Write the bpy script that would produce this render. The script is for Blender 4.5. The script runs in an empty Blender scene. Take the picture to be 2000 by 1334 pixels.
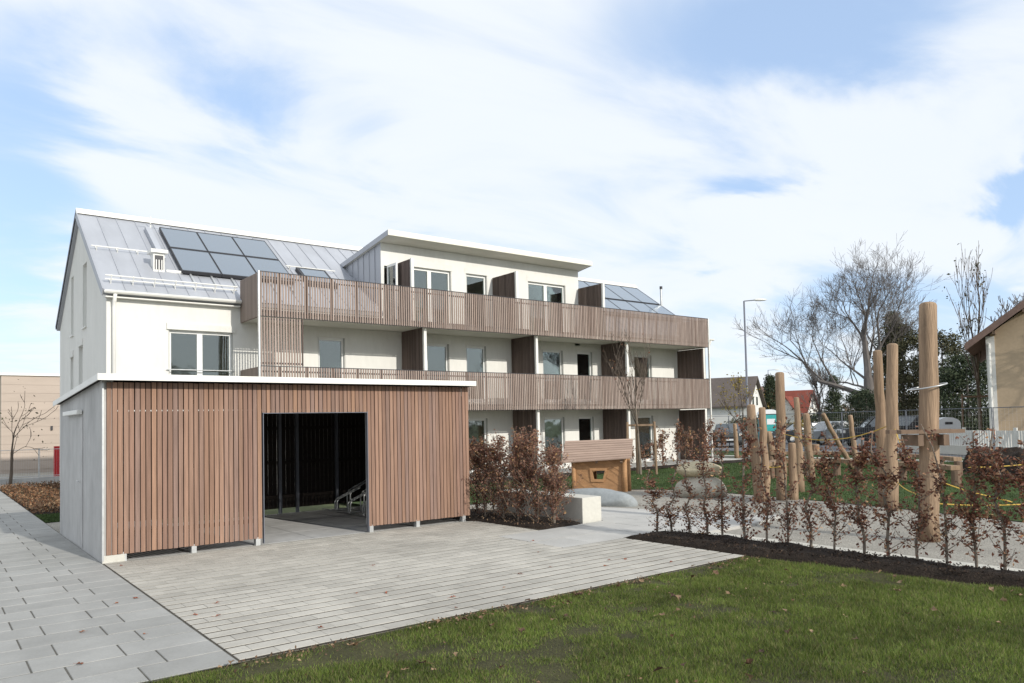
import bpy, bmesh, math, random
import numpy as np
from mathutils import Vector, Matrix
random.seed(7)
RNG = np.random.default_rng(11)
S = bpy.context.scene
COL = S.collection
R = math.radians

# ------------------------------------------------------------------ camera
yaw, pitch, roll = R(37.83), R(2.425), R(-1.267)
fw = Vector((math.sin(yaw)*math.cos(pitch), math.cos(yaw)*math.cos(pitch), math.sin(pitch)))
rt = Vector((math.cos(yaw), -math.sin(yaw), 0))
up = rt.cross(fw)
rt2 = rt*math.cos(roll)+up*math.sin(roll)
up2 = -rt*math.sin(roll)+up*math.cos(roll)
cam = bpy.data.cameras.new('camera')
cam.sensor_width = 36
cam.lens = 1478/2000*36
cam.shift_y = 98.3/2000
cam.clip_end = 3000
co = bpy.data.objects.new('camera', cam)
COL.objects.link(co)
co.matrix_world = Matrix(((rt2.x, up2.x, -fw.x, 0), (rt2.y, up2.y, -fw.y, 0), (rt2.z, up2.z, -fw.z, 1.8), (0, 0, 0, 1)))
S.camera = co

# ------------------------------------------------------------------ sky, sun, exposure
SUN_EL, SUN_AZ = 26.0, 7.5
W = bpy.data.worlds.new('World')
S.world = W
W.use_nodes = True
nt = W.node_tree
nt.nodes.clear()


def wn(t, **k):
    n = nt.nodes.new(t)
    for a, v in k.items():
        setattr(n, a, v)
    return n


def wl(a, b):
    nt.links.new(a, b)


def wmath(op, a, b=None, clamp=False):
    n = wn('ShaderNodeMath', operation=op, use_clamp=clamp)
    for i, v in enumerate((a, b)):
        if v is None:
            continue
        if isinstance(v, (int, float)):
            n.inputs[i].default_value = v
        else:
            wl(v, n.inputs[i])
    return n.outputs[0]


bgn = wn('ShaderNodeBackground')
bgn.inputs[1].default_value = 0.11
outn = wn('ShaderNodeOutputWorld')
wl(bgn.outputs[0], outn.inputs[0])
sky = wn('ShaderNodeTexSky', sky_type='NISHITA', sun_disc=False)
sky.sun_elevation = R(SUN_EL)
sky.sun_rotation = R(180-SUN_AZ)
sky.altitude = 500
sky.dust_density = 0.6
sky.ozone_density = 1.6
tc = wn('ShaderNodeTexCoord')
sep = wn('ShaderNodeSeparateXYZ')
wl(tc.outputs['Generated'], sep.inputs[0])
den = wmath('ADD', wmath('MAXIMUM', sep.outputs[2], 0.0), 0.16)
px_ = wmath('DIVIDE', sep.outputs[0], den)
py_ = wmath('DIVIDE', sep.outputs[1], den)
cmb = wn('ShaderNodeCombineXYZ')
wl(px_, cmb.inputs[0])
wl(py_, cmb.inputs[1])
mp = wn('ShaderNodeMapping')
mp.inputs['Rotation'].default_value = (0, 0, R(20))
mp.inputs['Scale'].default_value = (0.75, 1.25, 1)
wl(cmb.outputs[0], mp.inputs[0])
nz = wn('ShaderNodeTexNoise')
nz.inputs['Scale'].default_value = 1.5
nz.inputs['Detail'].default_value = 9
nz.inputs['Roughness'].default_value = 0.56
nz.inputs['Distortion'].default_value = 0.6
wl(mp.outputs[0], nz.inputs['Vector'])
nz2 = wn('ShaderNodeTexNoise')
nz2.inputs['Scale'].default_value = 1.1
nz2.inputs['Detail'].default_value = 4
wl(mp.outputs[0], nz2.inputs['Vector'])
dens = wmath('ADD', wmath('MULTIPLY', nz.outputs[0], 1.45), 0.06)
# openings of blue between the clouds: (direction, half width in degrees, depth)
OPEN = [((0.078, 0.942, 0.326), 5, 0.4), ((0.112, 0.918, 0.381), 4, 0.25), ((0.065, 0.967, 0.247), 4, 0.25), ((0.068, 0.985, 0.162), 4, 0.28), ((0.260, 0.879, 0.400), 4, 0.34), ((0.210, 0.877, 0.432), 3.5, 0.22), ((0.414, 0.841, 0.349), 3.5, 0.2), ((0.295, 0.841, 0.454), 3, 0.12), ((0.657, 0.604, 0.451), 3.5, 0.2), ((0.722, 0.551, 0.417), 4, 0.22), ((0.758, 0.492, 0.428), 4.5, 0.24), ((0.725, 0.515, 0.458), 4.5, 0.20), ((0.786, 0.438, 0.437), 5, 0.24), ((0.820, 0.380, 0.428), 4, 0.22), ((0.792, 0.468, 0.392), 3, 0.22), ((0.793, 0.551, 0.261), 1.8, 0.42), ((0.773, 0.582, 0.251), 1.6, 0.36), ((0.752, 0.614, 0.241), 1.8, 0.3), ((0.820, 0.505, 0.269), 1.6, 0.34), ((0.914, 0.307, 0.265), 2.0, 0.46), ((0.908, 0.319, 0.271), 1.5, 0.3), ((0.866, 0.484, 0.127), 4, 0.24), ((0.918, 0.384, 0.100), 4, 0.22), ((0.845, 0.528, 0.080), 3.5, 0.28), ((0.802, 0.586, 0.116), 3, 0.14), ((0.939, 0.322, 0.122), 2.5, 0.22), ((0.078, 0.993, 0.090), 4, 0.2)]
nzv = wn('ShaderNodeVectorMath', operation='MULTIPLY_ADD')
wl(nz.outputs['Color'], nzv.inputs[0])
nzv.inputs[1].default_value = (0.26, 0.26, 0.26)
wl(tc.outputs['Generated'], nzv.inputs[2])
nzo = wn('ShaderNodeVectorMath', operation='SUBTRACT')
wl(nzv.outputs[0], nzo.inputs[0])
nzo.inputs[1].default_value = (0.13, 0.13, 0.13)
for d, hw, dep in OPEN:
    dt = wn('ShaderNodeVectorMath', operation='DISTANCE')
    wl(nzo.outputs[0], dt.inputs[0])
    dt.inputs[1].default_value = Vector(d).normalized()
    mr = wn('ShaderNodeMapRange', interpolation_type='SMOOTHSTEP')
    wl(dt.outputs['Value'], mr.inputs['Value'])
    mr.inputs['From Min'].default_value = 0
    mr.inputs['From Max'].default_value = R(hw)*1.7
    mr.inputs['To Min'].default_value = dep
    mr.inputs['To Max'].default_value = 0
    dens = wmath('SUBTRACT', dens, wmath('MULTIPLY', mr.outputs[0], 0.95))
ss = wn('ShaderNodeMapRange', interpolation_type='SMOOTHSTEP')
wl(dens, ss.inputs['Value'])
ss.inputs['From Min'].default_value = 0.22
ss.inputs['From Max'].default_value = 0.88
ss.inputs['To Min'].default_value = 0.60
ss.inputs['To Max'].default_value = 0.97
cl0 = wn('ShaderNodeMix', data_type='RGBA')
wl(nz2.outputs[0], cl0.inputs['Factor'])
cl0.inputs['A'].default_value = (4.6, 4.95, 5.4, 1)
cl0.inputs['B'].default_value = (5.05, 5.3, 5.55, 1)
cl = wn('ShaderNodeMix', data_type='RGBA')
thick = wn('ShaderNodeMapRange', interpolation_type='SMOOTHSTEP')
wl(dens, thick.inputs['Value'])
thick.inputs['From Min'].default_value = 0.25
thick.inputs['From Max'].default_value = 0.80
wl(thick.outputs[0], cl.inputs['Factor'])
cl.inputs['A'].default_value = (3.1, 4.1, 5.7, 1)
wl(cl0.outputs['Result'], cl.inputs['B'])
mx = wn('ShaderNodeMix', data_type='RGBA')
wl(ss.outputs[0], mx.inputs['Factor'])
wl(sky.outputs[0], mx.inputs['A'])
wl(cl.outputs['Result'], mx.inputs['B'])
wl(mx.outputs['Result'], bgn.inputs[0])

sl = bpy.data.lights.new('sun', 'SUN')
sl.energy = 2.0
sl.angle = R(0.7)
sl.color = (1.0, 0.95, 0.86)
so = bpy.data.objects.new('sun', sl)
COL.objects.link(so)
TO_SUN = Vector((math.sin(R(SUN_AZ))*math.cos(R(SUN_EL)), -math.cos(R(SUN_AZ))*math.cos(R(SUN_EL)), math.sin(R(SUN_EL))))
so.rotation_euler = TO_SUN.to_track_quat('Z', 'Y').to_euler()
so.location = (0, -20, 30)
S.view_settings.view_transform = 'Standard'
S.view_settings.look = 'None'
S.view_settings.gamma = 1
S.view_settings.exposure = 0.80

# ------------------------------------------------------------------ materials
MATS = {}


def M(name, col=None, rough=0.8, var=0.0, noise=None, bump=None, metal=0.0, spec=0.3, ramp=None, stretch=(1, 1, 1), noise2=None, trans=0.0, world=False, stain=None):
    """Procedural principled material; var = random brightness per piece, noise=(scale, amount), ramp=colours by piece."""
    m = bpy.data.materials.new(name)
    m.use_nodes = True
    t = m.node_tree
    b = t.nodes['Principled BSDF']
    b.inputs['Roughness'].default_value = rough
    b.inputs['Metallic'].default_value = metal
    b.inputs['Specular IOR Level'].default_value = spec
    N = t.nodes.new
    L = t.links.new
    tcx = N('ShaderNodeTexCoord')
    mapn = N('ShaderNodeMapping')
    mapn.inputs['Scale'].default_value = stretch
    if world:
        geo0 = N('ShaderNodeNewGeometry')
        L(geo0.outputs['Position'], mapn.inputs[0])
    else:
        L(tcx.outputs['Object'], mapn.inputs[0])

    def math_(op, a, c=None, cl=False):
        n = N('ShaderNodeMath')
        n.operation = op
        n.use_clamp = cl
        for i, v in enumerate((a, c)):
            if v is None:
                continue
            if isinstance(v, (int, float)):
                n.inputs[i].default_value = v
            else:
                L(v, n.inputs[i])
        return n.outputs[0]
    geo = N('ShaderNodeNewGeometry')
    oi = N('ShaderNodeObjectInfo')
    rnd = math_('FRACT', math_('ADD', geo.outputs['Random Per Island'], oi.outputs['Random']))
    if ramp:
        cr = N('ShaderNodeValToRGB')
        e = cr.color_ramp.elements
        while len(e) < len(ramp):
            e.new(0.5)
        for i, (p, c) in enumerate(ramp):
            e[i].position = p
            e[i].color = (*c, 1)
        L(rnd, cr.inputs[0])
        colo = cr.outputs[0]
    else:
        rgb = N('ShaderNodeRGB')
        rgb.outputs[0].default_value = (*col, 1)
        colo = rgb.outputs[0]
    fac = None

    def addf(x):
        nonlocal fac
        fac = x if fac is None else math_('MULTIPLY', fac, x)
    if var:
        r2 = math_('FRACT', math_('MULTIPLY', rnd, 7.31))
        addf(math_('ADD', math_('MULTIPLY', r2, 2*var), 1-var))
    for nn in (noise, noise2):
        if nn:
            tn = N('ShaderNodeTexNoise')
            tn.inputs['Scale'].default_value = nn[0]
            tn.inputs['Detail'].default_value = 6
            tn.inputs['Roughness'].default_value = 0.6
            off = N('ShaderNodeVectorMath')
            off.operation = 'ADD'
            L(mapn.outputs[0], off.inputs[0])
            cb = N('ShaderNodeCombineXYZ')
            L(math_('MULTIPLY', rnd, 37.0), cb.inputs[0])
            L(math_('MULTIPLY', rnd, 53.0 if not world else 0.0), cb.inputs[1])
            if not world:
                L(cb.outputs[0], off.inputs[1])
            L(off.outputs[0], tn.inputs['Vector'])
            mr_ = N('ShaderNodeMapRange')
            L(tn.outputs[0], mr_.inputs['Value'])
            mr_.inputs['From Min'].default_value = 0.3
            mr_.inputs['From Max'].default_value = 0.7
            mr_.inputs['To Min'].default_value = 1-nn[1]
            mr_.inputs['To Max'].default_value = 1+nn[1]
            addf(mr_.outputs[0])
    if stain:
        g2 = N('ShaderNodeNewGeometry')
        for k_, sc in enumerate((stain[0], stain[0]*4.3)):
            tn = N('ShaderNodeTexNoise')
            tn.inputs['Scale'].default_value = sc
            tn.inputs['Detail'].default_value = 7
            tn.inputs['Roughness'].default_value = 0.65
            L(g2.outputs['Position'], tn.inputs['Vector'])
            mr_ = N('ShaderNodeMapRange')
            L(tn.outputs[0], mr_.inputs['Value'])
            mr_.inputs['From Min'].default_value = 0.32
            mr_.inputs['From Max'].default_value = 0.62
            mr_.inputs['To Min'].default_value = 1-stain[1]*(1.3 if k_ == 0 else .7)
            mr_.inputs['To Max'].default_value = 1+stain[1]*.35
            addf(mr_.outputs[0])
    if fac is not None:
        vm = N('ShaderNodeVectorMath')
        vm.operation = 'SCALE'
        L(colo, vm.inputs[0])
        L(fac, vm.inputs['Scale'])
        colo = vm.outputs[0]
    L(colo, b.inputs['Base Color'])
    if bump:
        bn = N('ShaderNodeTexNoise')
        bn.inputs['Scale'].default_value = bump[0]
        bn.inputs['Detail'].default_value = 5
        L(mapn.outputs[0], bn.inputs['Vector'])
        bp = N('ShaderNodeBump')
        bp.inputs['Strength'].default_value = bump[1]
        bp.inputs['Distance'].default_value = bump[2] if len(bump) > 2 else 0.02
        L(bn.outputs[0], bp.inputs['Height'])
        L(bp.outputs[0], b.inputs['Normal'])
    if trans:
        tr = N('ShaderNodeBsdfTranslucent')
        L(colo, tr.inputs[0])
        mxs = N('ShaderNodeMixShader')
        mxs.inputs[0].default_value = trans
        L(b.outputs[0], mxs.inputs[1])
        L(tr.outputs[0], mxs.inputs[2])
        L(mxs.outputs[0], t.nodes['Material Output'].inputs[0])
    MATS[name] = m
    return m


def glass_mat(name, base, refl, rough=0.03, clear=False):
    m = bpy.data.materials.new(name)
    m.use_nodes = True
    t = m.node_tree
    b = t.nodes['Principled BSDF']
    b.inputs['Base Color'].default_value = (*base, 1)
    b.inputs['Roughness'].default_value = 0.25
    g = t.nodes.new('ShaderNodeBsdfGlossy')
    g.inputs['Roughness'].default_value = rough
    g.inputs['Color'].default_value = (0.92, 0.96, 0.97, 1)
    lw = t.nodes.new('ShaderNodeFresnel')
    lw.inputs['IOR'].default_value = 1.5
    ad = t.nodes.new('ShaderNodeMath')
    ad.operation = 'ADD'
    ad.use_clamp = True
    ad.inputs[1].default_value = refl
    t.links.new(lw.outputs[0], ad.inputs[0])
    nz_ = t.nodes.new('ShaderNodeTexNoise')
    nz_.inputs['Scale'].default_value = 1.3
    tcx = t.nodes.new('ShaderNodeTexCoord')
    t.links.new(tcx.outputs['Object'], nz_.inputs[0])
    bp = t.nodes.new('ShaderNodeBump')
    bp.inputs['Strength'].default_value = 0.08
    bp.inputs['Distance'].default_value = 0.05
    t.links.new(nz_.outputs[0], bp.inputs['Height'])
    t.links.new(bp.outputs[0], g.inputs['Normal'])
    mxs = t.nodes.new('ShaderNodeMixShader')
    t.links.new(ad.outputs[0], mxs.inputs[0])
    src = b
    if clear:
        src = t.nodes.new('ShaderNodeBsdfTransparent')
        src.inputs[0].default_value = (0.72, 0.78, 0.74, 1)
    t.links.new(src.outputs[0], mxs.inputs[1])
    t.links.new(g.outputs[0], mxs.inputs[2])
    t.links.new(mxs.outputs[0], t.nodes['Material Output'].inputs[0])
    MATS[name] = m
    return m


M('render_white', (0.745, 0.735, 0.695), 0.9, noise=(1.3, 0.045), noise2=(9, 0.03), bump=(140, 0.35, 0.005), stretch=(1, 1, 0.3))
M('soffit', (0.60, 0.585, 0.53), 0.85, noise=(1.2, 0.05))
M('white_metal', (0.80, 0.79, 0.75), 0.45, noise=(3, 0.05))
M('cream_fascia', (0.80, 0.78, 0.68), 0.5, noise=(1.5, 0.04))
M('zinc', (0.43, 0.445, 0.48), 0.5, var=0.06, noise=(1.4, 0.10), metal=0.25, spec=0.4, stretch=(1, 0.35, 0.35))
M('galvanised', (0.55, 0.56, 0.56), 0.42, var=0.05, noise=(9, 0.12), metal=0.55)
M('dark_metal', (0.05, 0.05, 0.055), 0.45, noise=(6, 0.1), metal=0.3)
M('frame_white', (0.82, 0.82, 0.80), 0.4, noise=(5, 0.02))
M('blind_rail', (0.45, 0.45, 0.43), 0.5, noise=(5, 0.04))
M('slat_grey', ramp=[(0, (0.275, 0.205, 0.172)), (0.35, (0.36, 0.28, 0.24)), (0.7, (0.315, 0.245, 0.212)), (1, (0.405, 0.325, 0.28))], rough=0.85, var=0.12, noise=(3, 0.14), stretch=(8, 8, 0.8), bump=(30, 0.2, 0.004))
M('slat_shed', ramp=[(0, (0.225, 0.138, 0.102)), (0.25, (0.285, 0.175, 0.125)), (0.5, (0.24, 0.16, 0.13)), (0.75, (0.315, 0.19, 0.128)), (1, (0.245, 0.15, 0.115))], rough=0.8, var=0.10, noise=(2.2, 0.2), noise2=(0.9, 0.1), stretch=(14, 14, 0.7), bump=(40, 0.25, 0.004))
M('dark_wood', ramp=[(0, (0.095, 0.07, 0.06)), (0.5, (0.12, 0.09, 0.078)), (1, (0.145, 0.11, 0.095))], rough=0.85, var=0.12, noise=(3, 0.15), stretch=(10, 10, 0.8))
M('grey_wood', ramp=[(0, (0.24, 0.19, 0.165)), (1, (0.29, 0.235, 0.20))], rough=0.85, var=0.06, noise=(3, 0.08), stretch=(10, 10, 0.8))
M('shed_inside_shade', (0.026, 0.02, 0.017), 0.9, noise=(4, 0.2), stretch=(1, 6, 6))  # near-black timber: shade inside the shelter is put into the colour
M('concrete', (0.47, 0.465, 0.455), 0.85, noise=(1.6, 0.10), noise2=(8, 0.07), bump=(45, 0.3, 0.006), stretch=(1, 1, 0.35), stain=(0.6, 0.10))
M('concrete_light', (0.56, 0.545, 0.49), 0.85, noise=(1.3, 0.07), noise2=(16, 0.06), bump=(50, 0.25, 0.006))
M('paver', (0.44, 0.418, 0.372), 0.88, var=0.085, noise=(1.6, 0.09), noise2=(45, 0.08), bump=(120, 0.35, 0.004), stain=(0.55, 0.13))
M('slab', (0.345, 0.342, 0.325), 0.88, var=0.065, noise=(1.1, 0.07), noise2=(40, 0.06), bump=(110, 0.35, 0.004), stain=(0.5, 0.12))
M('plaza', (0.46, 0.45, 0.425), 0.88, var=0.05, noise=(0.8, 0.06), noise2=(30, 0.05), bump=(90, 0.35, 0.004), stain=(0.5, 0.10))
M('joint', (0.06, 0.05, 0.037), 0.95, noise=(6, 0.35), noise2=(60, 0.3), bump=(150, 0.8, 0.01), world=True)
M('joint_fine', (0.115, 0.11, 0.095), 0.95, noise=(5, 0.2), noise2=(60, 0.2), bump=(150, 0.8, 0.01), world=True)
M('soil', (0.03, 0.021, 0.015), 0.95, noise=(7, 0.35), noise2=(50, 0.35), bump=(45, 1.0, 0.05), world=True)
M('lawn_soil', (0.062, 0.06, 0.024), 0.95, noise=(2.2, 0.35), noise2=(28, 0.3), bump=(60, 0.9, 0.03), world=True)
M('lawn_far', (0.05, 0.085, 0.022), 0.95, noise=(1.0, 0.28), noise2=(18, 0.3), bump=(60, 0.9, 0.04), world=True)
M('sand', (0.34, 0.32, 0.28), 0.95, noise=(1.1, 0.14), noise2=(26, 0.22), bump=(38, 0.9, 0.04), world=True)
M('asphalt', (0.20, 0.20, 0.205), 0.9, noise=(0.5, 0.15), noise2=(30, 0.12), bump=(90, 0.5, 0.01), world=True)
M('ground', (0.085, 0.10, 0.045), 0.95, noise=(0.12, 0.3), noise2=(3, 0.3), world=True)
M('blade', ramp=[(0, (0.07, 0.108, 0.02)), (0.4, (0.125, 0.185, 0.033)), (0.72, (0.19, 0.235, 0.05)), (0.9, (0.19, 0.19, 0.07)), (1, (0.28, 0.22, 0.12))], rough=0.6, trans=0.3, noise=(1.1, 0.38), noise2=(5, 0.25), world=True)
M('blade_far', ramp=[(0, (0.042, 0.075, 0.022)), (0.5, (0.068, 0.11, 0.034)), (1, (0.10, 0.14, 0.05))], rough=0.7, trans=0.25, noise=(0.5, 0.3), noise2=(3, 0.2), world=True)
M('beech_leaf', ramp=[(0, (0.085, 0.036, 0.026)), (0.35, (0.17, 0.072, 0.048)), (0.65, (0.27, 0.12, 0.075)), (0.88, (0.38, 0.20, 0.12)), (1, (0.50, 0.30, 0.15))], rough=0.55, trans=0.3)
M('beech_leaf_tan', ramp=[(0, (0.11, 0.052, 0.04)), (0.35, (0.21, 0.105, 0.075)), (0.7, (0.31, 0.165, 0.11)), (0.9, (0.36, 0.21, 0.13)), (1, (0.46, 0.29, 0.12))], rough=0.55, trans=0.3)
M('stem', (0.20, 0.165, 0.13), 0.85, var=0.15, noise=(10, 0.2), stretch=(4, 4, 0.7))
M('twig', (0.12, 0.095, 0.075), 0.85, noise=(6, 0.2), stretch=(3, 3, 0.6))
M('mulch', ramp=[(0, (0.018, 0.012, 0.009)), (0.5, (0.04, 0.027, 0.02)), (0.85, (0.075, 0.05, 0.036)), (1, (0.14, 0.10, 0.07))], rough=0.95)
M('bark', (0.14, 0.125, 0.115), 0.9, noise=(2, 0.25), bump=(12, 0.6, 0.03), stretch=(3, 3, 0.7))
M('log', (0.295, 0.205, 0.135), 0.85, var=0.10, noise=(2.2, 0.28), noise2=(9, 0.2), stretch=(6, 6, 0.3), bump=(9, 0.9, 0.02))
M('log_dark', (0.19, 0.13, 0.09), 0.8, var=0.08, noise=(2.5, 0.18), stretch=(5, 5, 0.5))
M('larch', (0.42, 0.235, 0.115), 0.7, var=0.10, noise=(2.2, 0.16), noise2=(12, 0.12), stretch=(2, 2, 6), bump=(25, 0.3, 0.006))
M('roof_slat', (0.40, 0.29, 0.23), 0.8, var=0.10, noise=(2.5, 0.12), stretch=(1, 1, 12))
M('rope', (0.55, 0.37, 0.08), 0.8, noise=(60, 0.25))
M('rope_white', (0.6, 0.6, 0.58), 0.8, noise=(60, 0.2))
M('boulder', (0.40, 0.37, 0.31), 0.9, noise=(2.5, 0.22), noise2=(22, 0.14), bump=(16, 0.5, 0.03))
M('boulder_warm', (0.47, 0.41, 0.28), 0.9, noise=(2.5, 0.25), noise2=(22, 0.14), bump=(16, 0.5, 0.03))
M('slate_rock', (0.29, 0.31, 0.315), 0.85, noise=(1.6, 0.12), noise2=(18, 0.1), bump=(14, 0.4, 0.03))
M('conifer', ramp=[(0, (0.022, 0.036, 0.018)), (0.5, (0.05, 0.07, 0.035)), (1, (0.10, 0.115, 0.065))], rough=0.8)
M('olive_leaf', ramp=[(0, (0.04, 0.046, 0.024)), (0.5, (0.085, 0.085, 0.045)), (1, (0.16, 0.145, 0.08))], rough=0.8)
M('yellow_leaf', ramp=[(0, (0.22, 0.17, 0.03)), (0.6, (0.34, 0.26, 0.05)), (1, (0.42, 0.30, 0.06))], rough=0.7, trans=0.3)
M('brown_scrub', ramp=[(0, (0.10, 0.075, 0.055)), (1, (0.19, 0.15, 0.11))], rough=0.9)
M('autumn_cover', ramp=[(0, (0.06, 0.055, 0.035)), (0.35, (0.14, 0.08, 0.05)), (0.7, (0.25, 0.12, 0.06)), (1, (0.34, 0.24, 0.14))], rough=0.8, trans=0.15)
M('fallen', ramp=[(0, (0.05, 0.032, 0.022)), (0.4, (0.13, 0.075, 0.045)), (0.7, (0.22, 0.145, 0.085)), (1, (0.34, 0.24, 0.15))], rough=0.75, noise=(30, 0.2))
M('fallen_red', ramp=[(0, (0.15, 0.06, 0.035)), (0.6, (0.30, 0.09, 0.045)), (1, (0.34, 0.17, 0.09))], rough=0.75, noise=(30, 0.2))
M('beige_cladding', (0.46, 0.385, 0.325), 0.85, var=0.05, noise=(0.8, 0.06), stretch=(0.6, 1, 3))
M('wall_yellow', (0.50, 0.385, 0.265), 0.9, noise=(0.5, 0.07), noise2=(9, 0.05), bump=(40, 0.3, 0.01))
M('tile_brown', (0.21, 0.14, 0.115), 0.85, noise=(1.2, 0.15), noise2=(9, 0.15))
M('tile_dark', (0.12, 0.10, 0.09), 0.85, noise=(1.2, 0.12), noise2=(7, 0.12))
M('tile_red', (0.22, 0.06, 0.04), 0.85, noise=(1.0, 0.12))
M('house_white', (0.72, 0.71, 0.68), 0.9, noise=(0.6, 0.05))
M('house_yellow', (0.70, 0.50, 0.16), 0.9, noise=(0.6, 0.05))
M('chimney_brick', (0.26, 0.11, 0.07), 0.9, noise=(4, 0.2))
M('teal', (0.03, 0.34, 0.33), 0.45, noise=(2, 0.06))
M('blue', (0.03, 0.10, 0.42), 0.5, noise=(2, 0.06))
M('red', (0.50, 0.03, 0.035), 0.5, noise=(2, 0.06))
M('pale_plastic', (0.74, 0.76, 0.77), 0.4, noise=(2, 0.04))
M('car_dark', (0.022, 0.024, 0.028), 0.25, noise=(2, 0.1), spec=0.6)
M('car_silver', (0.55, 0.57, 0.59), 0.3, noise=(2, 0.04), metal=0.4, spec=0.6)
M('car_grey', (0.12, 0.135, 0.14), 0.3, noise=(2, 0.06), metal=0.3, spec=0.6)
M('car_white', (0.75, 0.76, 0.78), 0.3, noise=(2, 0.03), spec=0.6)
M('lamp_grey', (0.17, 0.18, 0.21), 0.5, noise=(4, 0.08), metal=0.2)
M('rubber', (0.018, 0.018, 0.018), 0.85, noise=(8, 0.1))
M('lamp_lens', (0.8, 0.8, 0.75), 0.3, noise=(5, 0.03))
glass_mat('pane_dark', (0.06, 0.064, 0.055), 0.12)
glass_mat('pane_glass', (0.06, 0.064, 0.055), 0.11, clear=True)
M('room', (0.46, 0.45, 0.39), 0.9, noise=(0.7, 0.12))
glass_mat('car_glass', (0.02, 0.025, 0.028), 0.08)
glass_mat('collector_glass', (0.055, 0.085, 0.13), 0.16, 0.22)


# ------------------------------------------------------------------ mesh helpers
class MB:
    def __init__(s):
        s.v = []
        s.f = []

    def add(s, vs, fs):
        o = len(s.v)
        s.v += [tuple(v) for v in vs]
        s.f += [tuple(i+o for i in f) for f in fs]

    def box(s, x0, x1, y0, y1, z0, z1):
        s.add([(x0, y0, z0), (x1, y0, z0), (x1, y1, z0), (x0, y1, z0), (x0, y0, z1), (x1, y0, z1), (x1, y1, z1), (x0, y1, z1)],
              [(0, 3, 2, 1), (4, 5, 6, 7), (0, 1, 5, 4), (1, 2, 6, 5), (2, 3, 7, 6), (3, 0, 4, 7)])
        return s

    def hexa(s, p):
        s.add(p, [(0, 3, 2, 1), (4, 5, 6, 7), (0, 1, 5, 4), (1, 2, 6, 5), (2, 3, 7, 6), (3, 0, 4, 7)])
        return s

    def bar(s, p, q, w, h, upv=(0, 0, 1)):
        p, q = Vector(p), Vector(q)
        d = (q-p).normalized()
        u = Vector(upv)
        a = d.cross(u)
        if a.length < 1e-4:
            a = d.cross(Vector((1, 0, 0)))
        a.normalize()
        b = a.cross(d)
        a *= w/2
        b *= h/2
        s.hexa([p-a-b, q-a-b, q+a-b, p+a-b, p-a+b, q-a+b, q+a+b, p+a+b])
        return s

    def tube(s, pts, radii, n=8, caps=True):
        pts = [Vector(p) for p in pts]
        if isinstance(radii, (int, float)):
            radii = [radii]*len(pts)
        rings = []
        ref = None
        for i, p in enumerate(pts):
            d = (pts[min(i+1, len(pts)-1)]-pts[max(i-1, 0)]).normalized()
            if ref is None:
                ref = d.orthogonal().normalized()
            ref = (ref-d*ref.dot(d))
            if ref.length < 1e-5:
                ref = d.orthogonal()
            ref.normalize()
            b = d.cross(ref)
            rings.append([p+(ref*math.cos(2*math.pi*k/n)+b*math.sin(2*math.pi*k/n))*radii[i] for k in range(n)])
        vs = [v for r in rings for v in r]
        fs = []
        for i in range(len(pts)-1):
            for k in range(n):
                fs.append((i*n+k, i*n+(k+1) % n, (i+1)*n+(k+1) % n, (i+1)*n+k))
        if caps:
            fs.append(tuple(range(n-1, -1, -1)))
            fs.append(tuple((len(pts)-1)*n+k for k in range(n)))
        s.add(vs, fs)
        return s

    def prism(s, poly, axis, a, b):
        """poly: 2D points (in the two other axes order), extruded along axis from a to b."""
        n = len(poly)

        def P(u, v, w):
            return {'x': (w, u, v), 'y': (u, w, v), 'z': (u, v, w)}[axis]
        vs = [P(u, v, a) for u, v in poly]+[P(u, v, b) for u, v in poly]
        fs = [tuple(range(n)), tuple(range(2*n-1, n-1, -1))]
        fs += [(i, i+n, (i+1) % n+n, (i+1) % n) for i in range(n)]
        s.add(vs, fs)
        return s

    def quad(s, a, b, c, d):
        s.add([a, b, c, d], [(0, 1, 2, 3)])
        return s

    def mesh(s, name, mat, smooth=False, bevel=0.0, fix=False):
        me = bpy.data.meshes.new(name)
        me.from_pydata(s.v, [], s.f)
        if bevel or fix:
            bm = bmesh.new()
            bm.from_mesh(me)
            bmesh.ops.recalc_face_normals(bm, faces=bm.faces)
            if bevel:
                bmesh.ops.bevel(bm, geom=list(bm.edges), offset=bevel, segments=2, affect='EDGES', profile=0.6)
            bm.to_mesh(me)
            bm.free()
        me.materials.append(MATS[mat])
        if smooth:
            me.shade_smooth()
        me.update()
        return me

    def build(s, name, mat, parent=None, **k):
        return place(name, s.mesh(name, mat, **k), parent)


def np_mesh(name, verts, faces, mat):
    """verts (n,3) array, faces (m,k) array of equal-sized polygons."""
    me = bpy.data.meshes.new(name)
    m, k = faces.shape
    me.vertices.add(len(verts))
    me.vertices.foreach_set('co', np.ascontiguousarray(verts, dtype=np.float32).ravel())
    me.loops.add(m*k)
    me.loops.foreach_set('vertex_index', np.ascontiguousarray(faces, dtype=np.int32).ravel())
    me.polygons.add(m)
    me.polygons.foreach_set('loop_start', np.arange(0, m*k, k, dtype=np.int32))
    me.polygons.foreach_set('loop_total', np.full(m, k, dtype=np.int32))
    me.update(calc_edges=True)
    me.materials.append(MATS[mat])
    return me


def place(name, me, parent=None, loc=None, rot=None):
    o = bpy.data.objects.new(name, me)
    COL.objects.link(o)
    if loc is not None:
        o.location = loc
    if rot is not None:
        o.rotation_euler = rot
    if parent is not None:
        o.parent = parent
        o.matrix_parent_inverse = PINV.get(parent.name, Matrix.Identity(4))
    return o


PINV = {}


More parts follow.
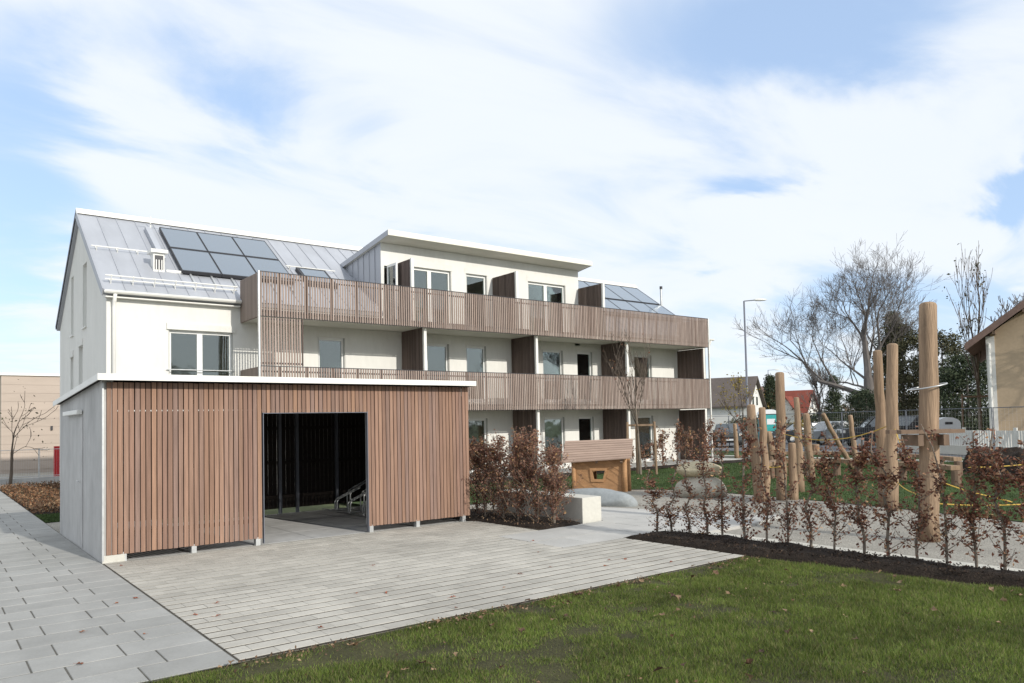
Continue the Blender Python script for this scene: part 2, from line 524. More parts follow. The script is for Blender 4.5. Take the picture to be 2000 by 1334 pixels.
def thing(name, label, cat, loc, group=None, local=False, rotz=0):
    """Empty at a thing's base. local=False: parts are given in world coordinates."""
    o = bpy.data.objects.new(name, None)
    COL.objects.link(o)
    o.location = loc
    o.rotation_euler = (0, 0, rotz)
    o.empty_display_size = 0.2
    PINV[o.name] = Matrix.Identity(4) if local else Matrix.Translation(-Vector(loc))
    return tag(o, label, cat, group)


def tag(o, label, cat, group=None):
    o['label'] = label
    o['category'] = cat
    if group:
        o['group'] = group
    return o


def structure(o, label=None):
    o['kind'] = 'structure'
    return o


def stuff(o, label=None, cat=None):
    o['kind'] = 'stuff'
    if label:
        o['label'] = label
        o['category'] = cat
    return o


def copy_tree(o, parent=None):
    c = o.copy()
    COL.objects.link(c)
    if parent is not None:
        c.parent = parent
    for ch in o.children:
        copy_tree(ch, c)
    return c


def sheet(name, poly, z, mat, thick=0.0):
    b = MB()
    if thick:
        b.prism(poly, 'z', z-thick, z)
        return structure(b.build(name, mat, fix=True))
    b.add([(x, y, z) for x, y in poly], [tuple(range(len(poly)))])
    o = b.build(name, mat, fix=False)
    if o.data.polygons[0].normal.z < 0:
        o.data.flip_normals()
    return structure(o)


def in_poly(x, y, poly):
    poly = np.asarray(poly)
    c = np.zeros(len(x), bool)
    j = len(poly)-1
    for i in range(len(poly)):
        xi, yi = poly[i]
        xj, yj = poly[j]
        with np.errstate(divide='ignore', invalid='ignore'):
            k = ((yi > y) != (yj > y)) & (x < (xj-xi)*(y-yi)/(yj-yi+1e-12)+xi)
        c ^= k
        j = i
    return c


def vnoise(x, y, seed=0):
    """cheap smooth value noise in numpy"""
    r = np.random.default_rng(seed)
    t = r.random((64, 64))
    xi, yi = np.floor(x).astype(int), np.floor(y).astype(int)
    fx, fy = x-xi, y-yi
    fx = fx*fx*(3-2*fx)
    fy = fy*fy*(3-2*fy)
    g = lambda a, b: t[a % 64, b % 64]
    return (g(xi, yi)*(1-fx)+g(xi+1, yi)*fx)*(1-fy)+(g(xi, yi+1)*(1-fx)+g(xi+1, yi+1)*fx)*fy


def blades(name, poly, n, lo, hi, width, mat, bare=0.0, z=0.0, seed=1, inner=None, near=None):
    r = np.random.default_rng(seed)
    p = np.asarray(poly)
    x = r.uniform(p[:, 0].min(), p[:, 0].max(), n)
    y = r.uniform(p[:, 1].min(), p[:, 1].max(), n)
    k = in_poly(x, y, poly)
    if inner is not None:
        k &= ~in_poly(x, y, inner)
    d = vnoise(x*1.7+3, y*1.7+9, seed)*0.6+vnoise(x*5.1, y*5.1, seed+1)*0.4
    k &= r.random(n) > np.clip((bare-d)*4.0, 0, 0.93)
    x, y, d = x[k], y[k], d[k]
    m = len(x)
    tuft = vnoise(x*7.3+1, y*7.3+4, seed+5)
    h = r.uniform(lo, hi, m)*(0.35+0.75*d+0.7*np.clip(tuft-.45, 0, 1))
    a = r.uniform(0, 2*math.pi, m)
    w = width*r.uniform(0.6, 1.3, m)
    le = r.uniform(0.1, 0.95, m)*h
    la = r.uniform(0, 2*math.pi, m)
    zz = np.full(m, z)
    b0 = np.stack([x-np.cos(a)*w/2, y-np.sin(a)*w/2, zz], 1)
    b1 = np.stack([x+np.cos(a)*w/2, y+np.sin(a)*w/2, zz], 1)
    tp = np.stack([x+np.cos(la)*le, y+np.sin(la)*le, z+h], 1)
    v = np.stack([b0, b1, tp], 1).reshape(-1, 3)
    f = np.arange(3*m).reshape(-1, 3)
    return np_mesh(name, v, f, mat)


def leaf_mesh(name, pts, size, mat, seed=0, droop=0.2, aspect=0.55, spread=1.0):
    """one folded diamond leaf per point"""
    r = np.random.default_rng(seed)
    pts = np.asarray(pts, float)
    n = len(pts)
    d = r.normal(size=(n, 3))*[spread, spread, spread*0.8]
    d[:, 2] -= droop
    d /= np.linalg.norm(d, axis=1)[:, None]
    t = r.normal(size=(n, 3))
    s = np.cross(d, t)
    s /= np.linalg.norm(s, axis=1)[:, None]+1e-9
    nn = np.cross(d, s)
    L = (size*r.uniform(0.6, 1.3, n))[:, None]
    a = pts
    b = pts+d*L*0.5+s*L*aspect*0.5+nn*L*0.12
    c = pts+d*L
    e = pts+d*L*0.5-s*L*aspect*0.5+nn*L*0.12
    v = np.stack([a, b, c, e], 1).reshape(-1, 3)
    i = np.arange(n)[:, None]*4
    f = np.concatenate([i+[[0, 1, 2]], i+[[0, 2, 3]]], 0)
    return np_mesh(name, v, f, mat)


def rgrow(segs, tips, p, d, length, r, lvl, maxl, rng, spread=0.6, upb=0.15, nch=(2, 4), shrink=0.68, wig=0.14, rmin=0.004):
    n = 4 if lvl < 2 else 3
    pts = [p]
    rad = [r]
    cur = p.copy()
    dd = d.copy()
    for i in range(n):
        wg = wig if lvl else wig*.3
        dd = (dd+Vector((rng.gauss(0, wg), rng.gauss(0, wg), rng.gauss(0, wg)+upb*0.25))).normalized()
        cur = cur+dd*(length/n)
        pts.append(cur.copy())
        rad.append(max(rmin, r*(1-0.45*(i+1)/n)))
    segs.append((pts, rad, lvl))
    if lvl >= maxl:
        tips.append(cur)
        return
    k = rng.randint(*nch)
    for j in range(k):
        t = rng.uniform(0.35, 1.0) if j else 1.0
        idx = t*n
        i0 = min(int(idx), n-1)
        q = pts[i0].lerp(pts[i0+1], idx-i0)
        ax = dd.orthogonal()
        ax.rotate(Matrix.Rotation(rng.uniform(0, 2*math.pi), 3, dd))
        ang = spread*rng.uniform(0.5, 1.25) if j else spread*rng.uniform(0.1, 0.5)
        nd = (dd*math.cos(ang)+ax*math.sin(ang)+Vector((0, 0, upb))).normalized()
        rgrow(segs, tips, q, nd, length*shrink*rng.uniform(0.75, 1.2), max(rmin, rad[i0]*(0.72 if j == 0 else 0.55)), lvl+1, maxl, rng, spread, upb, nch, shrink, wig, rmin)


def tree_meshes(seed, height, trunk_r, maxl=5, spread=0.6, upb=0.15, nch=(2, 4), first=0.28, shrink=0.7, rmin=0.008, wig=0.14):
    """returns (trunk MB, branches MB, tips) with base at origin"""
    rng = random.Random(seed)
    segs, tips = [], []
    rgrow(segs, tips, Vector((0, 0, -0.1)), Vector((0, 0, 1)), height*first, trunk_r, 0, maxl, rng, spread, upb, nch, shrink, wig, rmin)
    a, b = MB(), MB()
    for pts, rad, lv in segs:
        (a if lv < 1 else b).tube(pts, rad, 8 if lv == 0 else (6 if lv == 1 else (4 if lv == 2 else 3)), caps=False)
    zmax = max(t.z for t in tips)
    k = height/zmax
    a.v = [tuple(c*k for c in v) for v in a.v]
    b.v = [tuple(c*k for c in v) for v in b.v]
    return a, b, [t*k for t in tips]

# ================================================================== GROUND
structure(MB().quad((-900, -900, -0.12), (900, -900, -0.12), (900, 900, -0.12), (-900, 900, -0.12)).build('ground', 'ground'))
LAWN = [(-6, -6), (8.95, -6), (8.9, 2.99), (8.75, 4.5), (8.60, 6.06), (1.97, 6.06), (1.2, 6.02), (-6, 6.02)]
lawn = sheet('lawn', LAWN, -0.012, 'lawn_soil')
SAND = [(9.4, -6), (14.2, -6), (14.4, 3), (14.63, 4.87), (15.0, 6.3), (15.43, 7.9), (15.7, 10), (15.9, 12.2), (15.65, 13.56), (14.9, 14.6), (13.9, 15.3), (12.4, 15.2), (11.2, 14.6), (9.4, 14.5)]
sheet('sand_pit', SAND, -0.05, 'sand')
GREEN = [(8.2, 11.8), (9.4, 14.5), (11.2, 14.6), (12.4, 15.2), (13.9, 15.3), (14.9, 14.6), (15.65, 13.56), (15.9, 12.2), (15.7, 10), (15.43, 7.9), (15.0, 6.3), (14.63, 4.87), (14.4, 3), (14.2, -6), (31, -6), (31, 20.2), (8.2, 20.2)]
sheet('play_lawn', GREEN, -0.035, 'lawn_far')

# path of large concrete slabs along the shelter
path = sheet('path', [(-1.6, 6.02), (1.955, 6.02), (1.955, 37), (-1.6, 37)], -0.0035, 'joint_fine')
drive = sheet('driveway', [(1.957, 6.06), (8.56, 6.06), (8.56, 8.3), (8.3, 9.9), (8.2, 11.0), (8.15, 11.85), (1.957, 11.85)], -0.0035, 'joint')


def paver_mesh(name, lx, ly, h, mat, ch=0.004):
    b = MB()
    x, y = lx/2, ly/2
    b.add([(-x, -y, -h), (x, -y, -h), (x, y, -h), (-x, y, -h), (-x, -y, -ch), (x, -y, -ch), (x, y, -ch), (-x, y, -ch),
           (-x+ch, -y+ch, 0), (x-ch, -y+ch, 0), (x-ch, y-ch, 0), (-x+ch, y-ch, 0)],
          [(0, 1, 5, 4), (1, 2, 6, 5), (2, 3, 7, 6), (3, 0, 4, 7), (4, 5, 9, 8), (5, 6, 10, 9), (6, 7, 11, 10), (7, 4, 8, 11), (8, 9, 10, 11)])
    return b.mesh(name, mat)


def lay(parent, cells, name, h, mat, limit=300):
    """cells: (x0,x1,y0,y1) sorted nearest first; the first `limit` are pieces, the rest one mesh"""
    cache = {}
    rest = MB()
    rr = random.Random(5)
    for i, (x0, x1, y0, y1) in enumerate(cells):
        dz = rr.uniform(-0.0005, 0.002)
        lx, ly = round(x1-x0, 3), round(y1-y0, 3)
        if i < limit:
            if (lx, ly) not in cache:
                cache[(lx, ly)] = paver_mesh(name, lx, ly, h, mat)
            place(name, cache[(lx, ly)], parent, ((x0+x1)/2, (y0+y1)/2, dz), (rr.gauss(0, 0.001), rr.gauss(0, 0.001), rr.gauss(0, 0.003)))
        else:
            rest.box(x0, x1, y0, y1, -h, dz)
    if rest.v:
        stuff(rest.build(name+'_field', mat, parent))


cells = []
row = 0
y = 6.035
while y < 36.5:
    off = 0.0 if row % 2 == 0 else 0.215
    xs = [1.95]
    x = 1.95-0.645+off*1.0 if row % 2 == 0 else 1.95-0.43
    while x > -1.5:
        xs.append(x)
        x -= 0.65
    for a, b in zip(xs[1:], xs[:-1]):
        cells.append((a+0.006, b-0.006, y+0.007, y+0.393))
    row += 1
    y += 0.40
cells.sort(key=lambda c: -(c[0] > 0.2)*100+c[2])
lay(path, cells, 'paving_slab', 0.05, 'slab', 300)

cells = []
row = 0
y = 6.075
while y < 11.75:
    xr = 8.55 if y < 8.3 else (8.3 if y < 9.8 else 8.17)
    x = 1.968-(0.165 if row % 2 else 0.0)
    while x < xr-0.03:
        a, b = max(x, 1.968), min(x+0.3275, xr)
        if b-a > 0.05 and not (8.25 < y < 9.83 and a > 7.25):
            cells.append((a, b if not (8.25 < y < 9.83 and b > 7.29) else 7.29, y+0.017, y+0.183))
        x += 0.33
    row += 1
    y += 0.2
cells.sort(key=lambda c: c[2]-0.15*c[0])
lay(drive, cells, 'paver', 0.05, 'paver', 300)

PLAZA = [(7.3, 8.28), (7.3, 9.86), (8.35, 9.9), (9.28, 9.96), (9.82, 10.0), (9.82, 13.2), (10.4, 12.6), (11.3, 11.7), (11.55, 11.0), (11.75, 10.2), (11.85, 9.3), (12.1, 8.7), (12.66, 8.14), (11.3, 7.85), (10.0, 7.8), (9.6, 7.9), (8.56, 8.28)]
plaza = sheet('plaza', PLAZA, -0.006, 'joint_fine')
cells = []
row = 0
y = 7.8
while y < 13.2:
    x = 7.3-(0.6 if row % 2 else 0.0)
    while x < 12.7:
        cells.append((x+0.003, x+1.197, y+0.003, y+0.597))
        x += 1.2
    y += 0.6
    row += 1


def clip_poly(poly, x0, x1, y0, y1):
    for ax, v, sgn in ((0, x0, 1), (0, x1, -1), (1, y0, 1), (1, y1, -1)):
        out = []
        for i in range(len(poly)):
            p, q = poly[i-1], poly[i]
            a, b = (p[ax]-v)*sgn, (q[ax]-v)*sgn
            if (a < 0) != (b < 0):
                t = a/(a-b)
                out.append((p[0]+(q[0]-p[0])*t, p[1]+(q[1]-p[1])*t))
            if b >= 0:
                out.append(q)
        poly = out
        if len(poly) < 3:
            return []
    return poly


rr = random.Random(3)
for c in cells:
    pg = clip_poly(PLAZA, *c)
    if len(pg) >= 3:
        b = MB()
        b.prism(pg, 'z', -0.05, rr.uniform(-0.003, 0.001))
        b.build('plaza_slab', 'plaza', plaza, fix=True)

# planting beds: uneven dark mulch
def mound_bed(name, poly, z, h, n, seed, mat='soil'):
    p = np.array(poly)
    x0, y0 = p.min(0)
    x1, y1 = p.max(0)
    nx = int((x1-x0)/0.06)+2
    ny = int((y1-y0)/0.06)+2
    gx, gy = np.meshgrid(np.linspace(x0, x1, nx), np.linspace(y0, y1, ny), indexing='ij')
    e = np.full(gx.shape, 9.0)
    for i in range(len(p)):
        a, b = p[i-1], p[i]
        d = b-a
        t = np.clip(((gx-a[0])*d[0]+(gy-a[1])*d[1])/(d@d+1e-9), 0, 1)
        e = np.minimum(e, np.hypot(gx-a[0]-t*d[0], gy-a[1]-t*d[1]))
    ins = in_poly(gx.ravel(), gy.ravel(), poly).reshape(gx.shape)
    e = np.where(ins, e, -e)
    prof = np.clip(e/0.16, 0, 1)
    gz = z+h*prof*(0.45+0.55*vnoise(gx*3.2, gy*3.2, seed))+np.where(ins, 0.03*vnoise(gx*13, gy*13, seed+1), 0)-0.06*(e < 0)
    v = np.stack([gx, gy, gz], 2).reshape(-1, 3)
    idx = np.arange(nx*ny).reshape(nx, ny)
    f = np.stack([idx[:-1, :-1], idx[1:, :-1], idx[1:, 1:], idx[:-1, 1:]], 2)
    keep = (e[:-1, :-1] > -0.05) | (e[1:, 1:] > -0.05)
    f = f[keep]
    return place(name, np_mesh(name, v, f, mat))


BED_R = [(8.60, 6.06), (8.57, 8.31), (8.95, 8.22), (9.5, 7.95), (9.52, 5.5), (9.52, -3), (9.0, -3), (8.9, 2.99), (8.75, 4.5)]
BED_L = [(7.95, 11.9), (8.18, 11.62), (8.16, 10.88), (8.32, 10.06), (8.41, 9.89), (8.95, 9.88), (9.30, 9.99), (9.30, 13.2), (8.15, 13.2), (8.12, 12.0)]
structure(mound_bed('soil_bed', BED_R, 0.0, 0.085, 0, 4))
structure(mound_bed('soil_bed', BED_L, 0.0, 0.05, 0, 6))
kb = MB()
yy = 7.86
kerb = structure(MB().box(9.535, 9.93, -3, 7.9, -0.08, -0.015).build('kerb', 'joint_fine'))
while yy > -2:
    MB().box(9.53, 9.94, yy-0.995, yy, -0.09, 0.012).build('kerb_stone', 'concrete_light', kerb, bevel=0.006)
    yy -= 1.0
# terrace and verge in front of the flats
terr = structure(MB().box(4.2, 28.9, 20.25, 22.45, -0.1, 0.015).build('terrace', 'joint_fine'))
tb = MB()
for i in range(41):
    for j in range(4):
        tb.box(4.2+i*0.6+0.003, 4.2+i*0.6+0.597, 20.25+j*0.55+0.003, 20.25+j*0.55+0.547, 0.0, 0.03)
stuff(tb.build('terrace_slab', 'plaza', terr))
structure(mound_bed('soil_strip', [(9.0, 19.3), (28.6, 19.3), (28.6, 20.2), (9.0, 20.2)], -0.03, 0.06, 0, 8))
# street
structure(MB().box(31.0, 31.5, -6, 60, -0.115, 0.01).build('footpath_edge', 'concrete_light'))
sheet('verge', [(31.5, -6), (36, -6), (38.5, 30), (38.5, 60), (31.5, 60)], -0.03, 'lawn_far')
sheet('street', [(34.5, -30), (62, -30), (62, 90), (37.5, 90), (37.2, 31), (34.5, 12)], -0.018, 'asphalt')
# strip by the path, left of the flats
sheet('bounce_paving', [(-30, 6.02), (-1.61, 6.02), (-1.61, 40), (-30, 40)], -0.02, 'plaza')  # unseen pale paving, added so bounced light brightens the gable wall
sheet('gravel_strip', [(1.965, 16.1), (3.8, 16.1), (3.8, 18.4), (1.965, 18.4)], -0.04, 'sand')
sheet('grass_patch', [(1.965, 18.4), (3.8, 18.4), (3.8, 20.2), (1.965, 20.2)], -0.03, 'lawn_far')
sheet('side_bed', [(1.965, 20.2), (3.8, 20.2), (3.8, 31), (1.965, 31)], -0.03, 'soil')
sheet('side_yard', [(1.965, 31.0), (14, 31.2), (14, 43.6), (1.965, 43.6)], -0.045, 'sand')

# ================================================================== FLATS
X0, X1, YF, YB = 3.8, 29.0, 22.45, 31.2
RIDGE_Y, RIDGE_Z, EAVE_Y, EAVE_Z = 26.83, 8.74, 22.28, 5.60
SL = (RIDGE_Z-EAVE_Z)/(RIDGE_Y-EAVE_Y)
flats = thing('apartment_building', 'white three storey flats with metal roof and slatted timber balconies', 'building', (X0, YF, 0))


def holed_wall(mb, a0, a1, top, bottom, holes, P, depth, room=None, rdepth=2.4):
    """vertical wall seen from outside; P(a, z, d) gives a point d metres behind the face; top: function of a"""
    cuts = sorted({a0, a1, *[h[0] for h in holes], *[h[1] for h in holes], *([RIDGE_Y] if a0 < RIDGE_Y < a1 and callable(top) else [])})
    tf = top if callable(top) else (lambda a: top)
    for a, b in zip(cuts[:-1], cuts[1:]):
        col = sorted([h for h in holes if h[0] <= a+1e-6 and h[1] >= b-1e-6], key=lambda h: h[2])
        z = bottom
        for h in col:
            mb.quad(P(a, z, 0), P(b, z, 0), P(b, h[2], 0), P(a, h[2], 0))
            z = h[3]
        mb.quad(P(a, z, 0), P(b, z, 0), P(b, tf(b), 0), P(a, tf(a), 0))
    for h in holes:
        x0, x1, z0, z1 = h
        mb.quad(P(x0, z0, 0), P(x0, z0, depth), P(x0, z1, depth), P(x0, z1, 0))
        mb.quad(P(x1, z0, 0), P(x1, z1, 0), P(x1, z1, depth), P(x1, z0, depth))
        mb.quad(P(x0, z1, 0), P(x0, z1, depth), P(x1, z1, depth), P(x1, z1, 0))
        mb.quad(P(x0, z0, 0), P(x1, z0, 0), P(x1, z0, depth), P(x0, z0, depth))
        if room is not None:
            e, d0, d1 = .3, depth+.002, depth+rdepth
            a, b, lo, hi = max(x0-e, a0+.05), min(x1+e, a1-.05), z0-.02, z1+.16
            room.quad(P(a, lo, d1), P(b, lo, d1), P(b, hi, d1), P(a, hi, d1))
            room.quad(P(a, lo, d0), P(a, lo, d1), P(a, hi, d1), P(a, hi, d0))
            room.quad(P(b, lo, d0), P(b, hi, d0), P(b, hi, d1), P(b, lo, d1))
            room.quad(P(a, hi, d0), P(a, hi, d1), P(b, hi, d1), P(b, hi, d0))
            room.quad(P(a, lo, d0), P(b, lo, d0), P(b, lo, d1), P(a, lo, d1))
            for (c, d, u, v) in ((a, x0, lo, hi), (x1, b, lo, hi), (x0, x1, z1, hi), (x0, x1, lo, z0)):
                room.quad(P(c, u, d0), P(d, u, d0), P(d, v, d0), P(c, v, d0))


WX = [(9.75, 10.67), (13.72, 14.66), (15.38, 16.28), (18.99, 20.05), (20.80, 21.66), (24.13, 25.25)]
BIG = (5.35, 7.12)
holes = [(a, b, 2.62, 4.68) for a, b in WX]+[(BIG[0], BIG[1], 2.62, 4.66)]
holes += [(a, b, 0.06, 2.04) for a, b in WX]+[(BIG[0], BIG[1], 0.06, 2.04)]
fwall = MB()
rooms = MB()
for wa, wb, wt in ((X0, 12.0, EAVE_Z+0.08), (12.0, 20.70, 4.9), (20.70, X1, EAVE_Z+0.08)):
    holed_wall(fwall, wa, wb, wt, 0.0, [h_ for h_ in holes if wa <= h_[0] and h_[1] <= wb], lambda a, z, d: (a, YF+d, z), 0.16, rooms)
fwall.build('front_wall', 'render_white', flats)
stuff(rooms.build('room_shell', 'room', flats))


def roofline(y):
    return RIDGE_Z-SL*abs(y-RIDGE_Y)-0.05


gh = [(25.55, 26.25, 5.0, 6.95), (28.1, 28.6, 5.0, 6.95), (26.25, 27.0, 2.7, 4.5), (28.1, 28.7, 2.7, 4.3)]
gwall = MB()
rooms = MB()
holed_wall(gwall, YF, YB, roofline, 0.0, gh, lambda a, z, d: (X0+d, a, z), 0.14, rooms, .9)
stuff(rooms.build('room_shell', 'room', flats))
gwall.build('gable_wall', 'render_white', flats)
b = MB()
b.prism([(YF, 0), (YB, 0), (YB, roofline(YB)), (RIDGE_Y, RIDGE_Z-0.05), (YF, roofline(YF))], 'x', X1-0.02, X1)
b.build('gable_wall', 'render_white', flats, fix=True)
MB().box(X0+.01, X1-.03, YB-.02, YB, 0, 5.6).build('back_wall', 'render_white', flats)
for y0, y1, z0, z1 in gh:
    w = MB()
    for q in ((y0, y0+.06, z0, z1), (y1-.06, y1, z0, z1), (y0+.06, y1-.06, z0, z0+.06), (y0+.06, y1-.06, z1-.06, z1)):
        w.box(X0+.10, X0+.15, q[0]+.001, q[1]-.001, q[2]+.001, q[3]-.001)
    w = w.build('window', 'frame_white', flats)
    MB().box(X0+.12, X0+.13, y0+.05, y1-.05, z0+.05, z1-.05).build('pane', 'pane_glass', w)
    MB().box(X0-.05, X0+.1, y0-.04, y1+.04, z0-.03, z0-.002).build('sill', 'white_metal', w)
    if z0 < 3:
        MB().box(X0-.03, X0+.06, y0-.03, y1+.03, z1+.002, z1+.20).build('blind_box', 'render_white', w)


def front_window(x0, x1, z0, z1, y, leaves, parent, hood=0.2, proud=0.012, rail=False):
    e = 0.0015
    fr, d0, d1 = 0.085, y+0.085, y+0.15
    f = MB()
    f.box(x0+e, x0+fr, d0, d1, z0+e, z1-e)
    f.box(x1-fr, x1-e, d0, d1, z0+e, z1-e)
    f.box(x0+fr, x1-fr, d0, d1, z0+e, z0+0.11)
    f.box(x0+fr, x1-fr, d0, d1, z1-0.1, z1-e)
    inner = [(x0+fr, x1-fr)]
    if leaves == 2:
        m = (x0+x1)/2-0.03
        f.box(m-0.075, m+0.075, d0-0.004, d1, z0+0.11, z1-0.1)
        inner = [(x0+fr, m-0.075), (m+0.075, x1-fr)]
    f = f.build('window', 'frame_white', parent)
    for ki, (a, b_) in enumerate(inner):
        MB().box(a-.01, b_+.01, y+0.118, y+0.128, z0+0.10, z1-0.09).build('pane', 'pane_glass', f)
    MB().box(x0+.003, x0+.028, y+0.02, y+0.08, z0+.002, z1-.002).build('blind_rail', 'blind_rail', f)
    MB().box(x1-.028, x1-.003, y+0.02, y+0.08, z0+.002, z1-.002).build('blind_rail', 'blind_rail', f)
    if hood:
        MB().box(x0-0.05, x1+0.06, y-proud, y+.01, z1-0.012, z1+hood).build('blind_box', 'render_white', f)
    MB().box(x0-0.03, x1+0.03, y-0.05, y+0.1, z0-0.035, z0-0.002).build('sill', 'white_metal', f)
    if rail:
        MB().tube([(x0-.06, y-.05, 3.52), (x1+.04, y-.05, 3.52)], 0.016, 8).build('handrail', 'galvanised', f)
    return f


for a, b_ in WX:
    front_window(a, b_, 2.62, 4.68, YF, 1, flats)
    front_window(a, b_, 0.06, 2.04, YF, 1, flats)
front_window(BIG[0], BIG[1], 2.62, 4.66, YF, 2, flats, 0.17, 0.05, True)
front_window(BIG[0], BIG[1], 0.06, 2.04, YF, 2, flats)

# --- main roof: one sheet per bay between the standing seams
MIDA, MIDB = 12.0, 20.97
RX0, RX1 = 3.70, 29.06


def rp(x, y, off=0.0):
    n = Vector((0, -SL, 1)).normalized()
    return Vector((x, y, EAVE_Z+SL*(y-EAVE_Y)))+n*off


def slope_box(mb, x0, x1, y0, y1, o0, o1):
    mb.hexa([rp(x0, y0, o0), rp(x1, y0, o0), rp(x1, y1, o0), rp(x0, y1, o0), rp(x0, y0, o1), rp(x1, y0, o1), rp(x1, y1, o1), rp(x0, y1, o1)])


rb = MB()
slope_box(rb, RX0, MIDA, EAVE_Y, RIDGE_Y, -0.16, -0.012)
slope_box(rb, MIDB, RX1, EAVE_Y, RIDGE_Y, -0.16, -0.012)
slope_box(rb, MIDA, MIDB, 24.6, RIDGE_Y, -0.16, -0.012)
n_ = Vector((0, SL, 1)).normalized()
bk = [Vector((x, y, RIDGE_Z-SL*(y-RIDGE_Y))) for x, y in ((RX0, RIDGE_Y), (RX1, RIDGE_Y), (RX1, YB+.15), (RX0, YB+.15))]
rb.hexa([p-n_*0.16 for p in bk]+[p-n_*0.012 for p in bk])
roof = rb.build('roof', 'zinc', flats)
bay = 0.545
x = RX0
while x < RX1-0.05:
    xe = min(x+bay, RX1)
    y0 = 24.62 if (x > MIDA-0.3 and xe < MIDB+0.3) else EAVE_Y-0.02
    pb = MB()
    slope_box(pb, x+0.0005, xe-0.0005, y0, RIDGE_Y-0.01, -0.010, 0.0)
    slope_box(pb, xe-0.012, xe-0.001, y0, RIDGE_Y-0.01, 0.0, 0.022)
    pb.build('roof_sheet', 'zinc', roof)
    x = xe
bkm = MB()
bkm.hexa([p-n_*0.010 for p in bk]+[p for p in bk])
bkm.build('roof_sheet', 'zinc', roof)
rc = MB()
rc.prism([(RIDGE_Y-.17, RIDGE_Z-.07), (RIDGE_Y, RIDGE_Z+.075), (RIDGE_Y+.17, RIDGE_Z-.07), (RIDGE_Y+.17, RIDGE_Z-.02), (RIDGE_Y, RIDGE_Z+.13), (RIDGE_Y-.17, RIDGE_Z-.02)], 'x', RX0-.02, RX1+.02)
rc.build('ridge_cap', 'white_metal', roof, fix=True)
vg = MB()
vg.hexa([rp(RX0-.03, EAVE_Y-.03, -.17), rp(RX0-.001, EAVE_Y-.03, -.17), rp(RX0-.001, RIDGE_Y, -.17), rp(RX0-.03, RIDGE_Y, -.17),
         rp(RX0-.03, EAVE_Y-.03, .04), rp(RX0-.001, EAVE_Y-.03, .04), rp(RX0-.001, RIDGE_Y, .04), rp(RX0-.03, RIDGE_Y, .04)])
vg.build('verge_trim', 'zinc', roof)
vb = MB()
q = [Vector((xx, y, RIDGE_Z-SL*(y-RIDGE_Y))) for xx, y in ((RX0-.03, RIDGE_Y), (RX0-.001, RIDGE_Y), (RX0-.001, YB+.15), (RX0-.03, YB+.15))]
vb.hexa([p-n_*0.10 for p in q]+[p+n_*0.03 for p in q])
vb.build('verge_trim', 'dark_metal', roof)

# snow guards, flue, collectors, skylight, lightning mast
def snow_guard(x0, x1, y, rails=2):
    g = MB()
    for k in range(rails):
        g.tube([rp(x0, y, 0.12+0.11*k), rp(x1, y, 0.12+0.11*k)], 0.018, 6)
    x = x0+0.15
    while x < x1:
        g.bar(rp(x, y, 0.0), rp(x, y, 0.14+0.11*(rails-1)), 0.02, 0.05)
        g.bar(rp(x, y-.02, 0.02), rp(x, y+.22, 0.02), 0.03, 0.012)
        x += 0.545
    g.build('snow_guard', 'white_metal', roof)


snow_guard(3.78, 7.28, 22.62)
snow_guard(27.2, 28.95, 22.62)
snow_guard(3.73, 5.42, 24.45, 1)
snow_guard(9.52, 11.3, 24.56, 1)


def collector(x0, x1, y0, y1):
    c = MB()
    for a, b_, cc, d in ((x0, x1, y0, y0+.04), (x0, x1, y1-.04, y1), (x0, x0+.022, y0+.04, y1-.04), (x1-.022, x1, y0+.04, y1-.04)):
        slope_box(c, a, b_, cc, d, 0.05, 0.145)
    slope_box(c, x0+.036, x1-.036, y0+.041, y1-.041, 0.05, 0.06)
    c = c.build('solar_collector', 'dark_metal', flats)
    g = MB()
    slope_box(g, x0+.023, x1-.023, y0+.041, y1-.041, 0.12, 0.14)
    g.build('glass', 'collector_glass', c)


for i in range(3):
    for ya, yb in ((23.46, 24.85), (24.88, 26.22)):
        collector(5.95+1.155*i+.006, 5.95+1.155*(i+1)-.006, ya, yb)
for i in range(6):
    for ya, yb in ((23.46, 24.85), (24.92, 26.42)):
        collector(21.2+1.24*i+.006, 21.2+1.24*(i+1)-.006, ya, yb)
cr = MB()
for i in range(6):
    x = 6.2+i*0.6
    cr.bar(rp(x, 23.0, .03), rp(x, 23.5, .03), .05, .05)
cr.build('collector_rail', 'galvanised', flats)
fl = MB()
fl.box(5.20, 5.50, 23.52, 23.86, 6.35, 7.0)
flue = fl.build('flue_box', 'white_metal', roof)
MB().box(5.235, 5.465, 23.505, 23.518, 6.52, 6.93).build('louvre', 'dark_metal', flue)
lv = MB()
for k in range(3):
    lv.box(5.26+.075*k, 5.285+.075*k, 23.49, 23.503, 6.5, 6.80)
lv.build('louvre_bar', 'white_metal', flue)
MB().box(5.12, 5.58, 23.44, 23.94, 7.003, 7.10).build('flue_cap', 'white_metal', flue)
MB().tube([(5.57, 23.6, 6.50), (6.0, 23.52, 6.49)], 0.055, 8).build('flue_pipe', 'white_metal', flue)
du = MB()
slope_box(du, 5.50, 5.66, 24.1, 26.1, 0.0, 0.16)
du.build('pipe_duct', 'zinc', roof)
lm = MB()
lm.tube([rp(5.72, 26.25, 0), rp(5.72, 26.25, 0)+Vector((0, 0, .42))], .02, 6)
lm.tube([rp(5.4, 26.25, .3), rp(6.1, 26.25, .3)], .018, 6)
lm.build('lightning_mast', 'white_metal', roof)
sk = MB()
slope_box(sk, 9.86, 10.9, 23.5, 24.52, 0.0, 0.13)
sk = sk.build('skylight', 'dark_metal', roof)
g = MB()
slope_box(g, 9.95, 10.81, 23.6, 24.42, 0.131, 0.138)
g.build('pane', 'collector_glass', sk)
fp = MB().tube([(28.85, 24.9, 7.3), (28.85, 24.9, 8.32)], .06, 10).build('flue_pipe', 'galvanised', roof)
